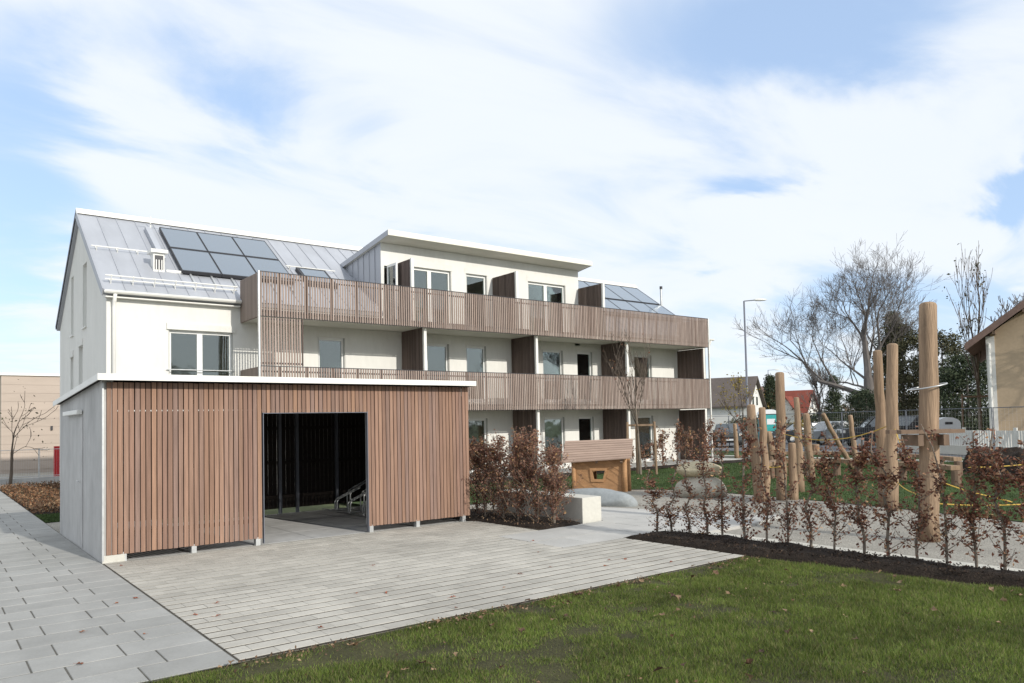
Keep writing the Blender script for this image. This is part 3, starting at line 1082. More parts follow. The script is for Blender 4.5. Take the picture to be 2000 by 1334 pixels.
MB().tube([(28.85, 24.9, 8.323), (28.85, 24.9, 8.46)], .072, 10).build('flue_cap', 'dark_metal', fp)


def gutter(x0, x1):
    b = MB()
    prof = [(EAVE_Y-.155+.07+.07*math.cos(a), EAVE_Z-.03+.085*math.sin(a)) for a in [math.pi+math.pi*k/6 for k in range(7)]]
    inn = [(u*1.0+(.012 if u < EAVE_Y-.085 else -.012), v+.008) for u, v in prof[::-1]]
    b.prism(prof+inn, 'x', x0, x1)
    b.build('gutter', 'white_metal', flats, fix=True)


gutter(3.72, 7.28)
gutter(27.15, 29.3)
MB().tube([(3.97, 22.2, 5.5), (3.97, 22.33, 5.3), (3.97, 22.37, 5.15), (3.97, 22.37, 0.1)], 0.05, 10).build('downpipe', 'white_metal', flats, smooth=True)
MB().tube([(29.12, 22.2, 5.5), (29.12, 22.30, 5.3), (29.12, 22.34, 5.15), (29.12, 22.34, 0.1)], 0.05, 10).build('downpipe', 'white_metal', flats, smooth=True)
sf = MB().box(X0-.05, 7.28, EAVE_Y-.02, YF-.002, EAVE_Z-.20, EAVE_Z-.17)
sf.build('eave_board', 'white_metal', flats)

# --- dormer
DZ = lambda y: 8.06-(y-21.75)*0.135
dw = MB()
rooms = MB()
DH = [(13.12, 14.80, 5.14, 7.30), (15.44, 16.38, 5.14, 7.30), (18.33, 20.26, 5.14, 7.30), (12.12, 12.36, 5.14, 7.2)]
holed_wall(dw, MIDA, MIDB, DZ(YF)-.005, 4.9, DH, lambda a, z, d: (a, YF+d, z), 0.16, rooms, 1.5)
stuff(rooms.build('room_shell', 'room', flats))
dorm = dw.build('dormer_wall', 'render_white', flats)
front_window(*DH[0], YF, 2, flats, 0.2, 0.01)
front_window(*DH[1], YF, 1, flats, 0.2, 0.01)
front_window(*DH[2], YF, 2, flats, 0.2, 0.01)
MB().box(DH[3][0], DH[3][1], YF+.1, YF+.11, 5.14, 7.2).build('pane', 'pane_glass', dorm)
dr = MB()
xa, xb, ya, yb = 11.90, 21.06, 21.73, 25.75
dr.hexa([(xa, ya, DZ(ya)), (xb, ya, DZ(ya)), (xb, yb, DZ(yb)), (xa, yb, DZ(yb)), (xa, ya, DZ(ya)+.15), (xb, ya, DZ(ya)+.15), (xb, yb, DZ(yb)+.15), (xa, yb, DZ(yb)+.15)])
dro = dr.build('dormer_roof', 'soffit', flats)
MB().box(xa-.012, xb+.012, ya-.02, ya-.002, DZ(ya)-.01, DZ(ya)+.175).build('fascia', 'cream_fascia', dro)
for xx in (xa-.014, xb+.002):
    b = MB()
    b.hexa([(xx, ya, DZ(ya)-.01), (xx+.012, ya, DZ(ya)-.01), (xx+.012, yb, DZ(yb)-.01), (xx, yb, DZ(yb)-.01), (xx, ya, DZ(ya)+.165), (xx+.012, ya, DZ(ya)+.165), (xx+.012, yb, DZ(yb)+.165), (xx, yb, DZ(yb)+.165)])
    b.build('verge_trim', 'zinc', dro)
b = MB()
b.hexa([(xa, ya, DZ(ya)+.152), (xb, ya, DZ(ya)+.152), (xb, yb, DZ(yb)+.152), (xa, yb, DZ(yb)+.152), (xa, ya, DZ(ya)+.168), (xb, ya, DZ(ya)+.168), (xb, yb, DZ(yb)+.168), (xa, yb, DZ(yb)+.168)])
b.build('roof_sheet', 'zinc', dro)
for xx, nm in ((MIDA, 0), (MIDB-.03, 1)):
    ck = MB()
    ck.prism([(YF+.003, 5.4), (YF+.003, DZ(YF)-.005), (25.6, DZ(25.6)-.005), (25.6, 7.4), (23.5, 6.2)], 'x', xx, xx+.03)
    ck = ck.build('dormer_cheek', 'zinc', flats, fix=True)
    y = YF+.4
    while y < 25.3:
        zb = EAVE_Z+SL*(y-EAVE_Y)
        if DZ(y)-zb > .1:
            MB().box(xx-.022 if nm == 0 else xx+.031, xx-.001 if nm == 0 else xx+.05, y, y+.012, zb, DZ(y)-.012).build('seam', 'zinc', ck)
        y += .42
# opened door leaf beside the dormer corner
ld = MB()
for q in ((22.40, 22.34, 5.16, 7.2), (21.84, 21.78, 5.16, 7.2)):
    ld.box(12.20, 12.26, q[1], q[0], q[2], q[3])
ld.box(12.20, 12.26, 21.84, 22.34, 7.12, 7.2)
ld.box(12.20, 12.26, 21.84, 22.34, 5.16, 5.26)
ld = ld.build('door_leaf', 'frame_white', flats)
MB().box(12.225, 12.235, 21.83, 22.35, 5.25, 7.13).build('pane', 'pane_glass', ld)

# --- balconies
BX0, BX1, BY = 7.31, 27.10, 20.77
PITCH = 0.0795


def balcony(zb, zt, zslab):
    """zb..zt: slats; zslab: underside of the floor slab"""
    b = MB()
    b.box(BX0+.03, BX1-.02, BY+.075, YF-.003, zslab, zslab+.17)
    bal = b.build('balcony', 'soffit', flats)
    for zr in (zb+.14, zt-.16):
        MB().box(BX0+.02, BX1-.02, BY+.028, BY+.036, zr, zr+.05).build('railing_bar', 'dark_metal', bal)
    MB().box(BX0, BX1, BY-.004, BY+.036, zt+.001, zt+.022).build('handrail', 'dark_metal', bal)
    MB().box(BX0, BX1, BY+.028, BY+.034, zb-.012, zb+.03).build('railing_bar', 'dark_metal', bal)
    x = BX0+.55
    while x < BX1:
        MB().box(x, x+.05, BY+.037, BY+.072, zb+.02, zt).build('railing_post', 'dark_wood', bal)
        x += 0.795
    return bal


def slats(parent, xs, z0, z1, limit_x, mat='slat_grey'):
    me = MB().box(-.0215, .0215, 0, .026, 0, z1-z0).mesh('slat', mat)
    rest = MB()
    for i, x in enumerate(xs):
        if x < limit_x:
            place('slat', me, parent, (x, BY, z0))
        else:
            rest.box(x-.0215, x+.0215, BY, BY+.026, z0, z1)
    if rest.v:
        stuff(rest.build('slat_row', mat, parent))


sx = [BX0+.06+PITCH*i for i in range(int((BX1-BX0-.08)/PITCH)+1)]
bal_up = balcony(4.96, 6.20, 4.99)
slats(bal_up, sx, 4.96, 6.20, 18.3)
bal_lo = balcony(2.29, 3.55, 2.32)
slats(bal_lo, sx, 2.29, 3.55, 18.3)
slats(bal_lo, [x for x in sx if x < 8.56], 3.58, 4.93, 99)
MB().box(8.545, 8.575, BY, BY+.04, 3.58, 4.95).build('railing_post', 'dark_wood', bal_lo)
for zr in (3.62, 4.86):
    MB().box(BX0+.02, 8.56, BY+.028, BY+.036, zr, zr+.05).build('railing_bar', 'dark_metal', bal_lo)


def boarded(parent, name, x, y0, y1, z0, z1, mat, t=.03, pitch=.085, gapped=None):
    c = MB()
    core_y1 = y1 if gapped is None else gapped
    lo = min(y0, core_y1)
    hi = max(y0, core_y1)
    c.box(x-.012, x+.012, y0, y1 if gapped is None else y1, z0, z1) if gapped is None else c.box(x-.012, x+.012, gapped, y1, z0, z1)
    o = c.build(name, mat, parent)
    bd = MB()
    y = y0+.004
    while y < y1-.02:
        w = min(pitch*.8, y1-y-.002)
        bd.box(x-.012-t, x-.0125, y, y+w, z0+.002, z1-.002)
        bd.box(x+.0125, x+.012+t, y, y+w, z0+.002, z1-.002)
        y += pitch
    stuff(bd.build('board_row', mat, o))
    return o


# closed timber ends of the balconies
boarded(bal_up, 'end_panel', BX0+.045, BY+.04, YF-.01, 4.95, 6.20, 'grey_wood', .02)
boarded(bal_lo, 'end_panel', BX0+.045, BY+.04, YF-.01, 2.29, 3.55, 'grey_wood', .02)
boarded(bal_up, 'end_panel', BX1-.05, BY+.04, YF-.01, 4.95, 6.20, 'grey_wood', .02)
boarded(bal_lo, 'end_panel', BX1-.05, BY+.04, YF-.01, 2.29, 3.55, 'grey_wood', .02)
MB().box(BX0-.025, BX0+.02, BY-.01, BY+.06, 0.0, 6.225).build('steel_post', 'galvanised', flats)
MB().box(BX1-.02, BX1+.03, BY-.01, BY+.06, 0.0, 6.225).build('steel_post', 'white_metal', flats)
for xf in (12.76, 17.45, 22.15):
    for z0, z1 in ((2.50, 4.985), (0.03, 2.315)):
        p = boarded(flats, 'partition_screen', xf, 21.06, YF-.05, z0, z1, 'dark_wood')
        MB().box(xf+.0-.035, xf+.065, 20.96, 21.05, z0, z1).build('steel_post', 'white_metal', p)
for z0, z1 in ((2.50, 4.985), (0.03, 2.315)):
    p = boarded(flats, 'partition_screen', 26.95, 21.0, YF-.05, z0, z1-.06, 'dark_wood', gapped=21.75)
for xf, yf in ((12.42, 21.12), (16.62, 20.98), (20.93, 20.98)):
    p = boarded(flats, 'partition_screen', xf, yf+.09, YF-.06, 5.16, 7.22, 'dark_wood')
    MB().box(xf-.03, xf+.065, yf, yf+.085, 5.16, 7.24).build('steel_post', 'white_metal', p)

# ================================================================== BICYCLE SHELTER
SX0, SX1, SY0, SY1 = 1.95, 8.12, 11.80, 15.95
shed = thing('bicycle_shelter', 'low bicycle shelter clad in upright reddish timber slats with pale flat roof', 'shelter', (SX0, SY0, 0))


def rz(y):
    return 2.61-(y-11.6)*0.048


b = MB()
b.hexa([(1.87, 11.6, rz(11.6)-.055), (8.14, 11.6, rz(11.6)-.055), (8.14, 16.15, rz(16.15)-.055), (1.87, 16.15, rz(16.15)-.055), (1.87, 11.6, rz(11.6)-.002), (8.14, 11.6, rz(11.6)-.002), (8.14, 16.15, rz(16.15)-.002), (1.87, 16.15, rz(16.15)-.002)])
sroof = b.build('roof', 'shed_inside_shade', shed)
f = MB()
f.box(1.855, 8.155, 11.585, 11.598, 2.525, 2.615)
f.build('fascia', 'white_metal', sroof)
for xx in (1.855, 8.143):
    f = MB()
    f.hexa([(xx, 11.6, rz(11.6)-.085), (xx+.012, 11.6, rz(11.6)-.085), (xx+.012, 16.15, rz(16.15)-.085), (xx, 16.15, rz(16.15)-.085), (xx, 11.6, rz(11.6)+.004), (xx+.012, 11.6, rz(11.6)+.004), (xx+.012, 16.15, rz(16.15)+.004), (xx, 16.15, rz(16.15)+.004)])
    f.build('fascia', 'white_metal', sroof)
rs = MB()
rs.hexa([(1.87, 11.6, rz(11.6)-.001), (8.14, 11.6, rz(11.6)-.001), (8.14, 16.15, rz(16.15)-.001), (1.87, 16.15, rz(16.15)-.001), (1.87, 11.6, rz(11.6)+.003), (8.14, 11.6, rz(11.6)+.003), (8.14, 16.15, rz(16.15)+.003), (1.87, 16.15, rz(16.15)+.003)])
rs.build('roof_sheet', 'concrete_light', sroof)
for yy in np.arange(12.0, 16.0, 0.42):
    MB().box(2.10, 8.06, yy, yy+.06, rz(yy)-.185, rz(yy)-.06).build('rafter', 'shed_inside_shade', sroof)
# concrete side wall with a flush metal door
sw = MB()
sw.hexa([(SX0, 11.83, -.1), (SX0+.14, 11.83, -.1), (SX0+.14, SY1, -.1), (SX0, SY1, -.1), (SX0, 11.83, rz(11.83)-.062), (SX0+.14, 11.83, rz(11.83)-.062), (SX0+.14, SY1, rz(SY1)-.062), (SX0, SY1, rz(SY1)-.062)])
swall = sw.build('side_wall', 'concrete', shed)
dm = MB().box(SX0-.012, SX0-.001, 13.42, 14.62, 0.03, 2.06)
door = dm.build('door', 'concrete', shed)
MB().tube([(SX0-.05, 13.56, 1.05), (SX0-.05, 13.68, 1.05)], .012, 6).build('handle', 'galvanised', door)
MB().box(SX0-.09, SX0-.015, 13.42, 14.95, 2.10, 2.17).build('strip_light', 'white_metal', shed, bevel=.01)
MB().box(SX0-.004, SX0+.018, SY0-.003, SY0+.028, .03, 2.50).build('corner_trim', 'galvanised', shed)
# front slats
OX0, OX1, OZ = 4.21, 6.0, 2.06
n = 84
sp = (SX1-.01-(SX0+.045))/n
long_me = MB().box(-sp*.415, sp*.415, 0, .024, 0, 2.51-.105).mesh('slat', 'slat_shed')
short_me = MB().box(-sp*.415, sp*.415, 0, .024, 0, 2.51-OZ).mesh('slat', 'slat_shed')
rr = random.Random(8)
for i in range(n):
    xc = SX0+.045+sp*(i+.5)
    short = OX0-.01 < xc < OX1+.01
    zj = rr.uniform(-.004, .004)
    place('slat', short_me if short else long_me, shed, (xc, SY0+rr.uniform(-.002, .002), (OZ if short else .105)+zj), (0, rr.gauss(0, .0008), rr.gauss(0, .02)))
bt = MB()
for z in (.35, 1.25, 2.2):
    bt.box(SX0+.15, OX0-.03, SY0+.03, SY0+.07, z, z+.06)
    bt.box(OX1+.03, SX1-.04, SY0+.03, SY0+.07, z, z+.06)
bt.box(OX0, OX1, SY0+.03, SY0+.07, OZ+.05, OZ+.11)
bt.box(OX0, OX1, SY0+.03, SY0+.07, 2.4, 2.46)
bt.build('batten', 'shed_inside_shade', shed)
for x in (2.22, 3.16, 4.11, 6.06, 6.98, 7.97):
    p = MB().box(x-.03, x+.03, SY0+.075, SY0+.135, .13, 2.40).build('post', 'galvanised', shed)
    MB().box(x-.035, x+.035, SY0+.005, SY0+.10, -.01, .128).build('foot', 'galvanised', p)
for x in (OX0-.012, OX1+.004):
    MB().box(x, x+.010, SY0-.002, SY0+.06, .02, OZ+.01).build('corner_trim', 'lamp_grey', shed)
MB().box(OX0+.005, OX1+.003, SY0-.003, SY0+.05, OZ-.010, OZ-.001).build('corner_trim', 'lamp_grey', shed)
MB().box(SX0+.0, SX0+.28, SY0+.0, SY0+.028, -.05, .10).build('concrete_base', 'concrete_light', shed)
# back and end: slats and battens with the interior shade put into their colour
n = 62
bs = (SX1-.02-2.1)/n
back_me = MB().box(-bs*.452, bs*.452, 0, .024, 0, 2.1).mesh('slat', 'shed_inside_shade')
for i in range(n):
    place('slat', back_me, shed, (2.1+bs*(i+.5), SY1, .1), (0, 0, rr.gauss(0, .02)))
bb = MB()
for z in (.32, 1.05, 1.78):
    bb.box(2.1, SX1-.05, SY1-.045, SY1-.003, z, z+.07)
bb.build('batten', 'shed_inside_shade', shed)
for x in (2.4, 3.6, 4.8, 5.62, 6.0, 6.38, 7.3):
    MB().box(x-.03, x+.03, SY1-.12, SY1-.05, .0, 2.2).build('post', 'lamp_grey', shed)  # inner posts take a darker grey to carry the interior shade
MB().box(SX1-.045, SX1-.02, SY0+.06, SY1+.02, .06, 2.3).build('end_wall', 'shed_inside_shade', shed)
MB().box(6.95, 6.99, 13.2, SY1-.05, .02, 0.03).build('floor_strip', 'concrete', shed)
en = MB()
for i in range(48):
    en.box(SX1-.019, SX1+.006, SY0+.04+i*.0845, SY0+.04+i*.0845+.066, .1, 2.35)
stuff(en.build('slat_row', 'slat_shed', shed))
fl = structure(MB().box(2.09, 8.06, 11.93, 15.9, -.06, -.012).build('shelter_floor', 'joint_fine'))
for i in range(6):
    for j in range(4):
        MB().box(2.1+i*.99+.004, 2.1+i*.99+.986, 11.90+j*1.0+.004, 11.90+j*1.0+.992, -.05, -.002).build('floor_slab', 'concrete', fl, bevel=.004)
# bicycle racks, each a pair of bent hoops on a rail
ORD = ['first', 'second', 'third', 'fourth', 'fifth', 'sixth', 'seventh', 'eighth', 'ninth', 'tenth', 'eleventh', 'twelfth', 'thirteenth', 'fourteenth', 'fifteenth', 'sixteenth', 'seventeenth', 'eighteenth', 'nineteenth', 'twentieth', 'twenty-first', 'twenty-second', 'twenty-third', 'twenty-fourth']


def rack(i, y):
    t = thing('bicycle_rack', ORD[i]+' bent steel bicycle rack from the open back wall inside the shelter', 'bike rack', (7.3, y, .02), 'bicycle racks in the shelter')
    for dy in (-.05, .05):
        b = MB()
        b.tube([(7.06, y+dy, .02), (7.06, y+dy, .20), (7.10, y+dy, .26), (7.62, y+dy, .47)], .016, 6)
        b.tube([(7.36, y+dy*1.6, .02), (7.36, y+dy*1.6, .34), (7.41, y+dy*1.6, .42), (7.95, y+dy*1.6, .68)], .016, 6)
        b.build('hoop', 'galvanised', t)
    MB().box(7.0, 7.5, y-.09, y+.09, .021, .04).build('base_rail', 'galvanised', t)


for i, y in enumerate((15.4, 14.75, 14.1, 13.45)):
    rack(i, y)

# ================================================================== GRASS AND LEAVES
stuff(place('grass', blades('grass', [(0.9, 5.99), (8.5, 6.03), (8.72, 4.5), (8.88, 2.99), (8.6, 1.2), (5.0, 1.2), (0.9, 4.6)], 330000, 0.018, 0.056, 0.006, 'blade', bare=0.47, z=-0.014, seed=3)), 'short mown grass with thin muddy patches in front of the paving', 'grass')
gp = [(a, b) for a, b in GREEN if True]
stuff(place('grass', blades('grass', [(9.0, 14.6), (12.4, 15.3), (13.9, 15.4), (15.0, 14.7), (16.0, 12.2), (15.8, 10), (15.5, 7.9), (15.1, 6.3), (14.7, 4.87), (14.6, 2), (29, 2), (31, 12), (31, 19.4), (9.0, 19.4)], 110000, 0.03, 0.07, 0.018, 'blade_far', bare=0.2, z=-0.036, seed=9)), 'green play lawn between the sand and the flats', 'grass')
stuff(place('grass', blades('grass', [(1.97, 18.4), (3.8, 18.4), (3.8, 20.2), (1.97, 20.2)], 9000, 0.03, 0.07, 0.015, 'blade_far', z=-0.03, seed=12)), 'small grass patch behind the bicycle shelter', 'grass')


def fallen_mesh(seed):
    r = random.Random(seed)
    n = 9
    b = MB()
    vs = [(0, 0, r.uniform(.004, .012))]
    for k in range(n):
        a = 2*math.pi*k/n
        rad = .036*(1.0 if k % 2 else .58)*r.uniform(.8, 1.2)
        vs.append((math.cos(a)*rad*1.2, math.sin(a)*rad*.8, r.uniform(0, .026)))
    b.add(vs, [(0, 1+k, 1+(k+1) % n) for k in range(n)])
    b.tube([(0.03, 0, .008), (.075, .006, .004)], .0016, 4)
    return b


FM = [fallen_mesh(i).mesh('fallen_leaf', 'fallen') for i in range(5)]
FR = [fallen_mesh(i+20).mesh('fallen_leaf', 'fallen_red') for i in range(3)]
rr = random.Random(21)
n = 0
while n < 90:
    x, y = rr.uniform(1.6, 8.7), rr.uniform(2.6, 5.98)
    if not in_poly(np.array([x]), np.array([y]), [(1.4, 5.99), (8.5, 6.0), (8.7, 4.5), (8.85, 3.0), (6.0, 2.0), (1.4, 5.2)])[0]:
        continue
    if rr.random() < 0.35:
        y = 5.98-abs(rr.gauss(0, .15))
    o = place('fallen_leaf', rr.choice(FM), None, (x, y, rr.uniform(.012, .03)), (rr.gauss(0, .35), rr.gauss(0, .35), rr.uniform(0, 6.28)))
    k = rr.uniform(.45, 1.3)
    o.scale = (k, k, k)
    tag(o, 'brown curled tree leaf fallen on the grass', 'leaf', 'fallen leaves on the grass')
    n += 1
for i in range(26):
    x, y = rr.uniform(2.1, 8.3), 6.1+abs(rr.gauss(0, 1.9))
    if y > 11.4:
        y = rr.uniform(6.1, 9)
    if i < 6:
        x, y = rr.uniform(.5, 1.9), rr.uniform(6.4, 10)
    o = place('fallen_leaf', rr.choice(FR), None, (x, y, .004), (rr.gauss(0, .12), rr.gauss(0, .12), rr.uniform(0, 6.28)))
    k = rr.uniform(.4, .8)
    o.scale = (k, k, k)
    tag(o, 'small reddish leaf fallen on the pale paving', 'leaf', 'fallen leaves on the paving')

def edge_litter(n, seed):
    r = np.random.default_rng(seed)
    x = np.concatenate([r.uniform(1.2, 8.5, n), r.uniform(1.6, 8.6, n//2)])
    y = np.concatenate([6.02-np.abs(r.normal(0, .10, n)), r.uniform(2.6, 5.9, n//2)])
    k = vnoise(x*1.9, y*1.9, 5) > .48
    return np.stack([x[k], y[k], r.uniform(.004, .022, k.sum())], 1)


stuff(place('leaf_litter', leaf_mesh('leaf_litter', edge_litter(900, 8), .03, 'fallen', 8, droop=0)), 'crumbled brown leaf litter along the edge of the grass', 'leaf litter')
# leaf litter on the soil beds
def litter(name, poly, n, seed, size, mat, z):
    r = np.random.default_rng(seed)
    p = np.array(poly)
    x = r.uniform(p[:, 0].min(), p[:, 0].max(), n)
    y = r.uniform(p[:, 1].min(), p[:, 1].max(), n)
    k = in_poly(x, y, poly)
    pts = np.stack([x[k], y[k], z+r.uniform(0, .03, k.sum())], 1)
    return leaf_mesh(name, pts, size, mat, seed, droop=0, spread=1)


stuff(place('leaf_litter', litter('leaf_litter', BED_L, 900, 5, .035, 'fallen', .05)), 'brown leaf litter under the hedge beside the shelter', 'leaf litter')
stuff(place('bark_mulch', litter('bark_mulch', [(8.66, 6.1), (8.64, 8.1), (9.4, 7.9), (9.45, 5.5), (9.45, 2.2), (9.0, 2.2), (8.85, 4.5)], 5200, 6, .034, 'mulch', .055)), 'dark bark mulch in the long planting bed', 'mulch')
stuff(place('ground_cover', leaf_mesh('ground_cover', np.stack([RNG.uniform(1.98, 3.75, 9000), RNG.uniform(20.3, 30.8, 9000), RNG.uniform(-.02, .22, 9000)*RNG.uniform(.3, 1, 9000)], 1), .075, 'autumn_cover', 4, droop=0)), 'rusty orange ground cover plants beside the left path', 'ground cover')

# ================================================================== HEDGES
def hedge_plant_meshes(seed, h, leaves, rad, lmat, size=.062):
    r = random.Random(seed)
    st = MB()
    base = Vector((0, 0, -.06))
    pts = [base]
    for k in range(1, 7):
        pts.append(Vector((r.gauss(0, .012)*k, r.gauss(0, .012)*k, h*k/6)))
    st.tube(pts, [.014*(1-.7*k/6)+.002 for k in range(7)], 6)
    lp = []

    def axis(t):
        i = min(int(t*6), 5)
        return pts[i].lerp(pts[i+1], t*6-i)
    ntw = int(22+leaves/34)
    knots = [r.uniform(.08, .8) for _ in range(4)]
    for k in range(ntw):
        t = r.uniform(.06, .97) if r.random() < .45 else min(.97, max(.04, r.choice(knots)+r.gauss(0, .06)))
        a = r.uniform(0, 6.28)
        L = rad*(1.25-.9*t)*r.uniform(.5, 1.3)
        p = axis(t)
        q = p+Vector((math.cos(a)*L*.55, math.sin(a)*L*.55, L*.45))
        e = q+Vector((math.cos(a)*L*.5, math.sin(a)*L*.5, L*r.uniform(.3, .9)))
        st.tube([p, q, e], [.005, .0035, .002], 4, caps=False)
        m = int(leaves/ntw*r.uniform(.3, 1.8))
        for _ in range(m):
            s = r.random()
            c = p.lerp(q, s*2) if s < .5 else q.lerp(e, s*2-1)
            lp.append(c+Vector((r.gauss(0, .022), r.gauss(0, .022), r.gauss(0, .022))))
    for _ in range(int(leaves*.12)):
        c = axis(r.uniform(.08, 1))
        lp.append(c+Vector((r.gauss(0, .03), r.gauss(0, .03), r.gauss(0, .03))))
    return st.mesh('stem', 'stem'), leaf_mesh('foliage', [tuple(v) for v in lp], size, lmat, seed, droop=.35)


PLANT_SET = [hedge_plant_meshes(100+i, 1.55, n_, rd, 'beech_leaf', .046) for i, (n_, rd) in enumerate([(800, .22), (430, .15), (1000, .26), (560, .17), (680, .20), (380, .14)])]
rr = random.Random(14)
RIGHT = [(9.08, 8.07, 1.0, 4), (9.15, 7.83, 1.15, 5), (9.28, 7.60, 1.2, 1), (9.33, 7.30, 1.4, 3), (9.28, 6.98, 1.3, 5), (9.36, 6.65, 1.75, 3), (9.38, 6.31, 1.80, 5), (9.41, 6.00, 1.7, 3), (9.42, 5.66, 1.62, 1), (9.36, 5.30, 1.55, 2), (9.36, 4.90, 1.52, 0), (9.28, 4.55, 1.58, 4), (9.30, 4.22, 1.5, 0), (9.38, 3.93, 1.65, 1), (9.40, 3.62, 1.55, 2), (9.36, 3.33, 1.6, 4), (9.34, 3.0, 1.45, 2)]
for i, (x, y, h, k) in enumerate(RIGHT):
    t = thing('hedge_plant', ORD[i]+' thin brown hedge plant along the long soil strip, counted from the plaza', 'hedge plant', (x, y, .04), 'young beech hedge along the soil strip', local=True, rotz=rr.uniform(0, 6.28))
    sm, lm_ = PLANT_SET[k]
    wx = rr.uniform(1.0, 1.3)
    for nm, me in (('stem', sm), ('foliage', lm_)):
        o = place(nm, me, t)
        o.scale = (wx, wx, h/1.55)
DENSE = [hedge_plant_meshes(300+i, 1.55, n_, .34, 'beech_leaf_tan', .046) for i, n_ in enumerate([1300, 1550, 1000, 1400])]
LEFT = [(8.42, 11.75, 1.55), (8.70, 11.55, 1.5), (8.50, 11.28, 1.55), (8.72, 11.05, 1.6), (8.50, 10.85, 1.68), (8.75, 10.62, 1.62), (8.58, 10.40, 1.6), (8.86, 10.28, 1.3), (8.72, 10.10, 1.45), (8.45, 12.1, 1.5), (8.8, 12.0, 1.4)]
for i, (x, y, h) in enumerate(LEFT):
    t = thing('hedge_plant', ORD[i]+' bushy copper hedge plant between shelter end and bench, counted from the shelter', 'hedge plant', (x, y, .03), 'bushy hedge between shelter and bench', local=True, rotz=rr.uniform(0, 6.28))
    sm, lm_ = DENSE[i % 4]
    for nm, me in (('stem', sm), ('foliage', lm_)):
        o = place(nm, me, t)
        o.scale = (1.05, 1.05, h/1.55)
FARP = [hedge_plant_meshes(400+i, 1.0, n_, .26, 'beech_leaf_tan', .075) for i, n_ in enumerate([230, 330, 160])]
fx = [(12.4+i*.62, 19.75+.12*((i*7) % 3)) for i in range(0, 24)]
for i, (x, y) in enumerate(fx):
    t = thing('hedge_plant', ORD[i]+' low brown hedge plant along the terraces of the flats, from the shelter side', 'hedge plant', (x, y, .02), 'hedge along the terraces', local=True, rotz=rr.uniform(0, 6.28))
    sm, lm_ = FARP[(i*5) % 3]
    h = rr.uniform(.85, 1.15) if x < 22.5 else rr.uniform(1.5, 1.8)
    for nm, me in (('stem', sm), ('foliage', lm_)):
        o = place(nm, me, t)
        o.scale = (1.3, 1.3, h)

# ================================================================== SEAT, PLAYHOUSE, ROCKS
MB().box(9.32, 9.79, 10.02, 12.6, -.05, .445)
tag(MB().box(9.32, 9.79, 10.02, 12.6, -.05, .445).build('concrete_bench', 'concrete_light', bevel=.012), 'long plain concrete block bench beside the copper hedge', 'bench')

PA, PU, PV = Vector((13.86, 15.20, 0)), Vector((.56, -.8285, 0)), Vector((.8285, .56, 0))


def pl(u, v, z):
    p = PA+PU*u+PV*v
    return (p.x, p.y, z)


house = thing('playhouse', 'small crooked wooden playhouse with slatted roof and tilted window', 'playhouse', pl(.7, .4, 0))
WN = [(.50, .505), (.85, .505), (.79, .272), (.54, .272)]


def ring_wall(outer, inner, v0, v1):
    b = MB()
    n = len(outer)
    for v in (v0, v1):
        b.add([pl(u, v, z) for u, z in outer]+[pl(u, v, z) for u, z in inner], [(i, (i+1) % n, n+(i+1) % n, n+i) for i in range(n)])
    for ring in (outer, inner):
        o = [pl(u, v0, z) for u, z in ring]+[pl(u, v1, z) for u, z in ring]
        b.add(o, [(i, (i+1) % n, n+(i+1) % n, n+i) for i in range(n)])
    return b


def slab3(u0, u1, v0, v1, z0, z1, nm, mat='larch'):
    return MB().hexa([pl(u0, v0, z0), pl(u1, v0, z0), pl(u1, v1, z0), pl(u0, v1, z0), pl(u0, v0, z1), pl(u1, v0, z1), pl(u1, v1, z1), pl(u0, v1, z1)]).build(nm, mat, house, fix=True)


ring_wall([(-.02, .86), (1.36, .93), (1.36, -.05), (-.02, -.05)], WN, 0.0, .05).build('front_wall', 'larch', house, fix=True)
ring_wall([(.435, .575), (.92, .575), (.815, .20), (.465, .20)], WN, -.03, -.003).build('window_frame', 'larch', house, fix=True)
for u0, z0, u1, z1 in [(.08, .50, .46, .20), (.08, .80, .43, .54), (.10, .26, .34, .04), (.95, .60, 1.28, .36), (.72, .86, 1.28, .52), (.90, .36, 1.28, .12), (.5, .16, .8, .0)]:
    MB().bar(pl(u0, -.004, z0), pl(u1, -.004, z1), .010, .085, (0, 0, 1)).build('board', 'larch', house)
slab3(-.02, .03, .052, .78, -.05, .88, 'side_wall')
slab3(1.31, 1.36, .30, .78, -.05, .92, 'side_wall')
slab3(-.02, .45, .782, .83, -.05, .88, 'back_wall')
slab3(.95, 1.36, .782, .83, -.05, .90, 'back_wall')
MB().tube([pl(1.37, -.01, -.05), pl(1.38, .0, .97)], [.085, .07], 10).build('corner_post', 'larch', house, smooth=True)
MB().tube([pl(-.0, -.01, -.05), pl(-.01, .0, .88)], [.065, .055], 10).build('corner_post', 'larch', house, smooth=True)
MB().tube([pl(1.46, .14, -.05), pl(1.45, .15, .98)], [.06, .055], 10).build('corner_post', 'larch', house, smooth=True)


def ez(u, t):
    f_ = (u+.28)/1.9
    return (.735+.115*f_)*(1-t)+(1.30+.04*f_)*t


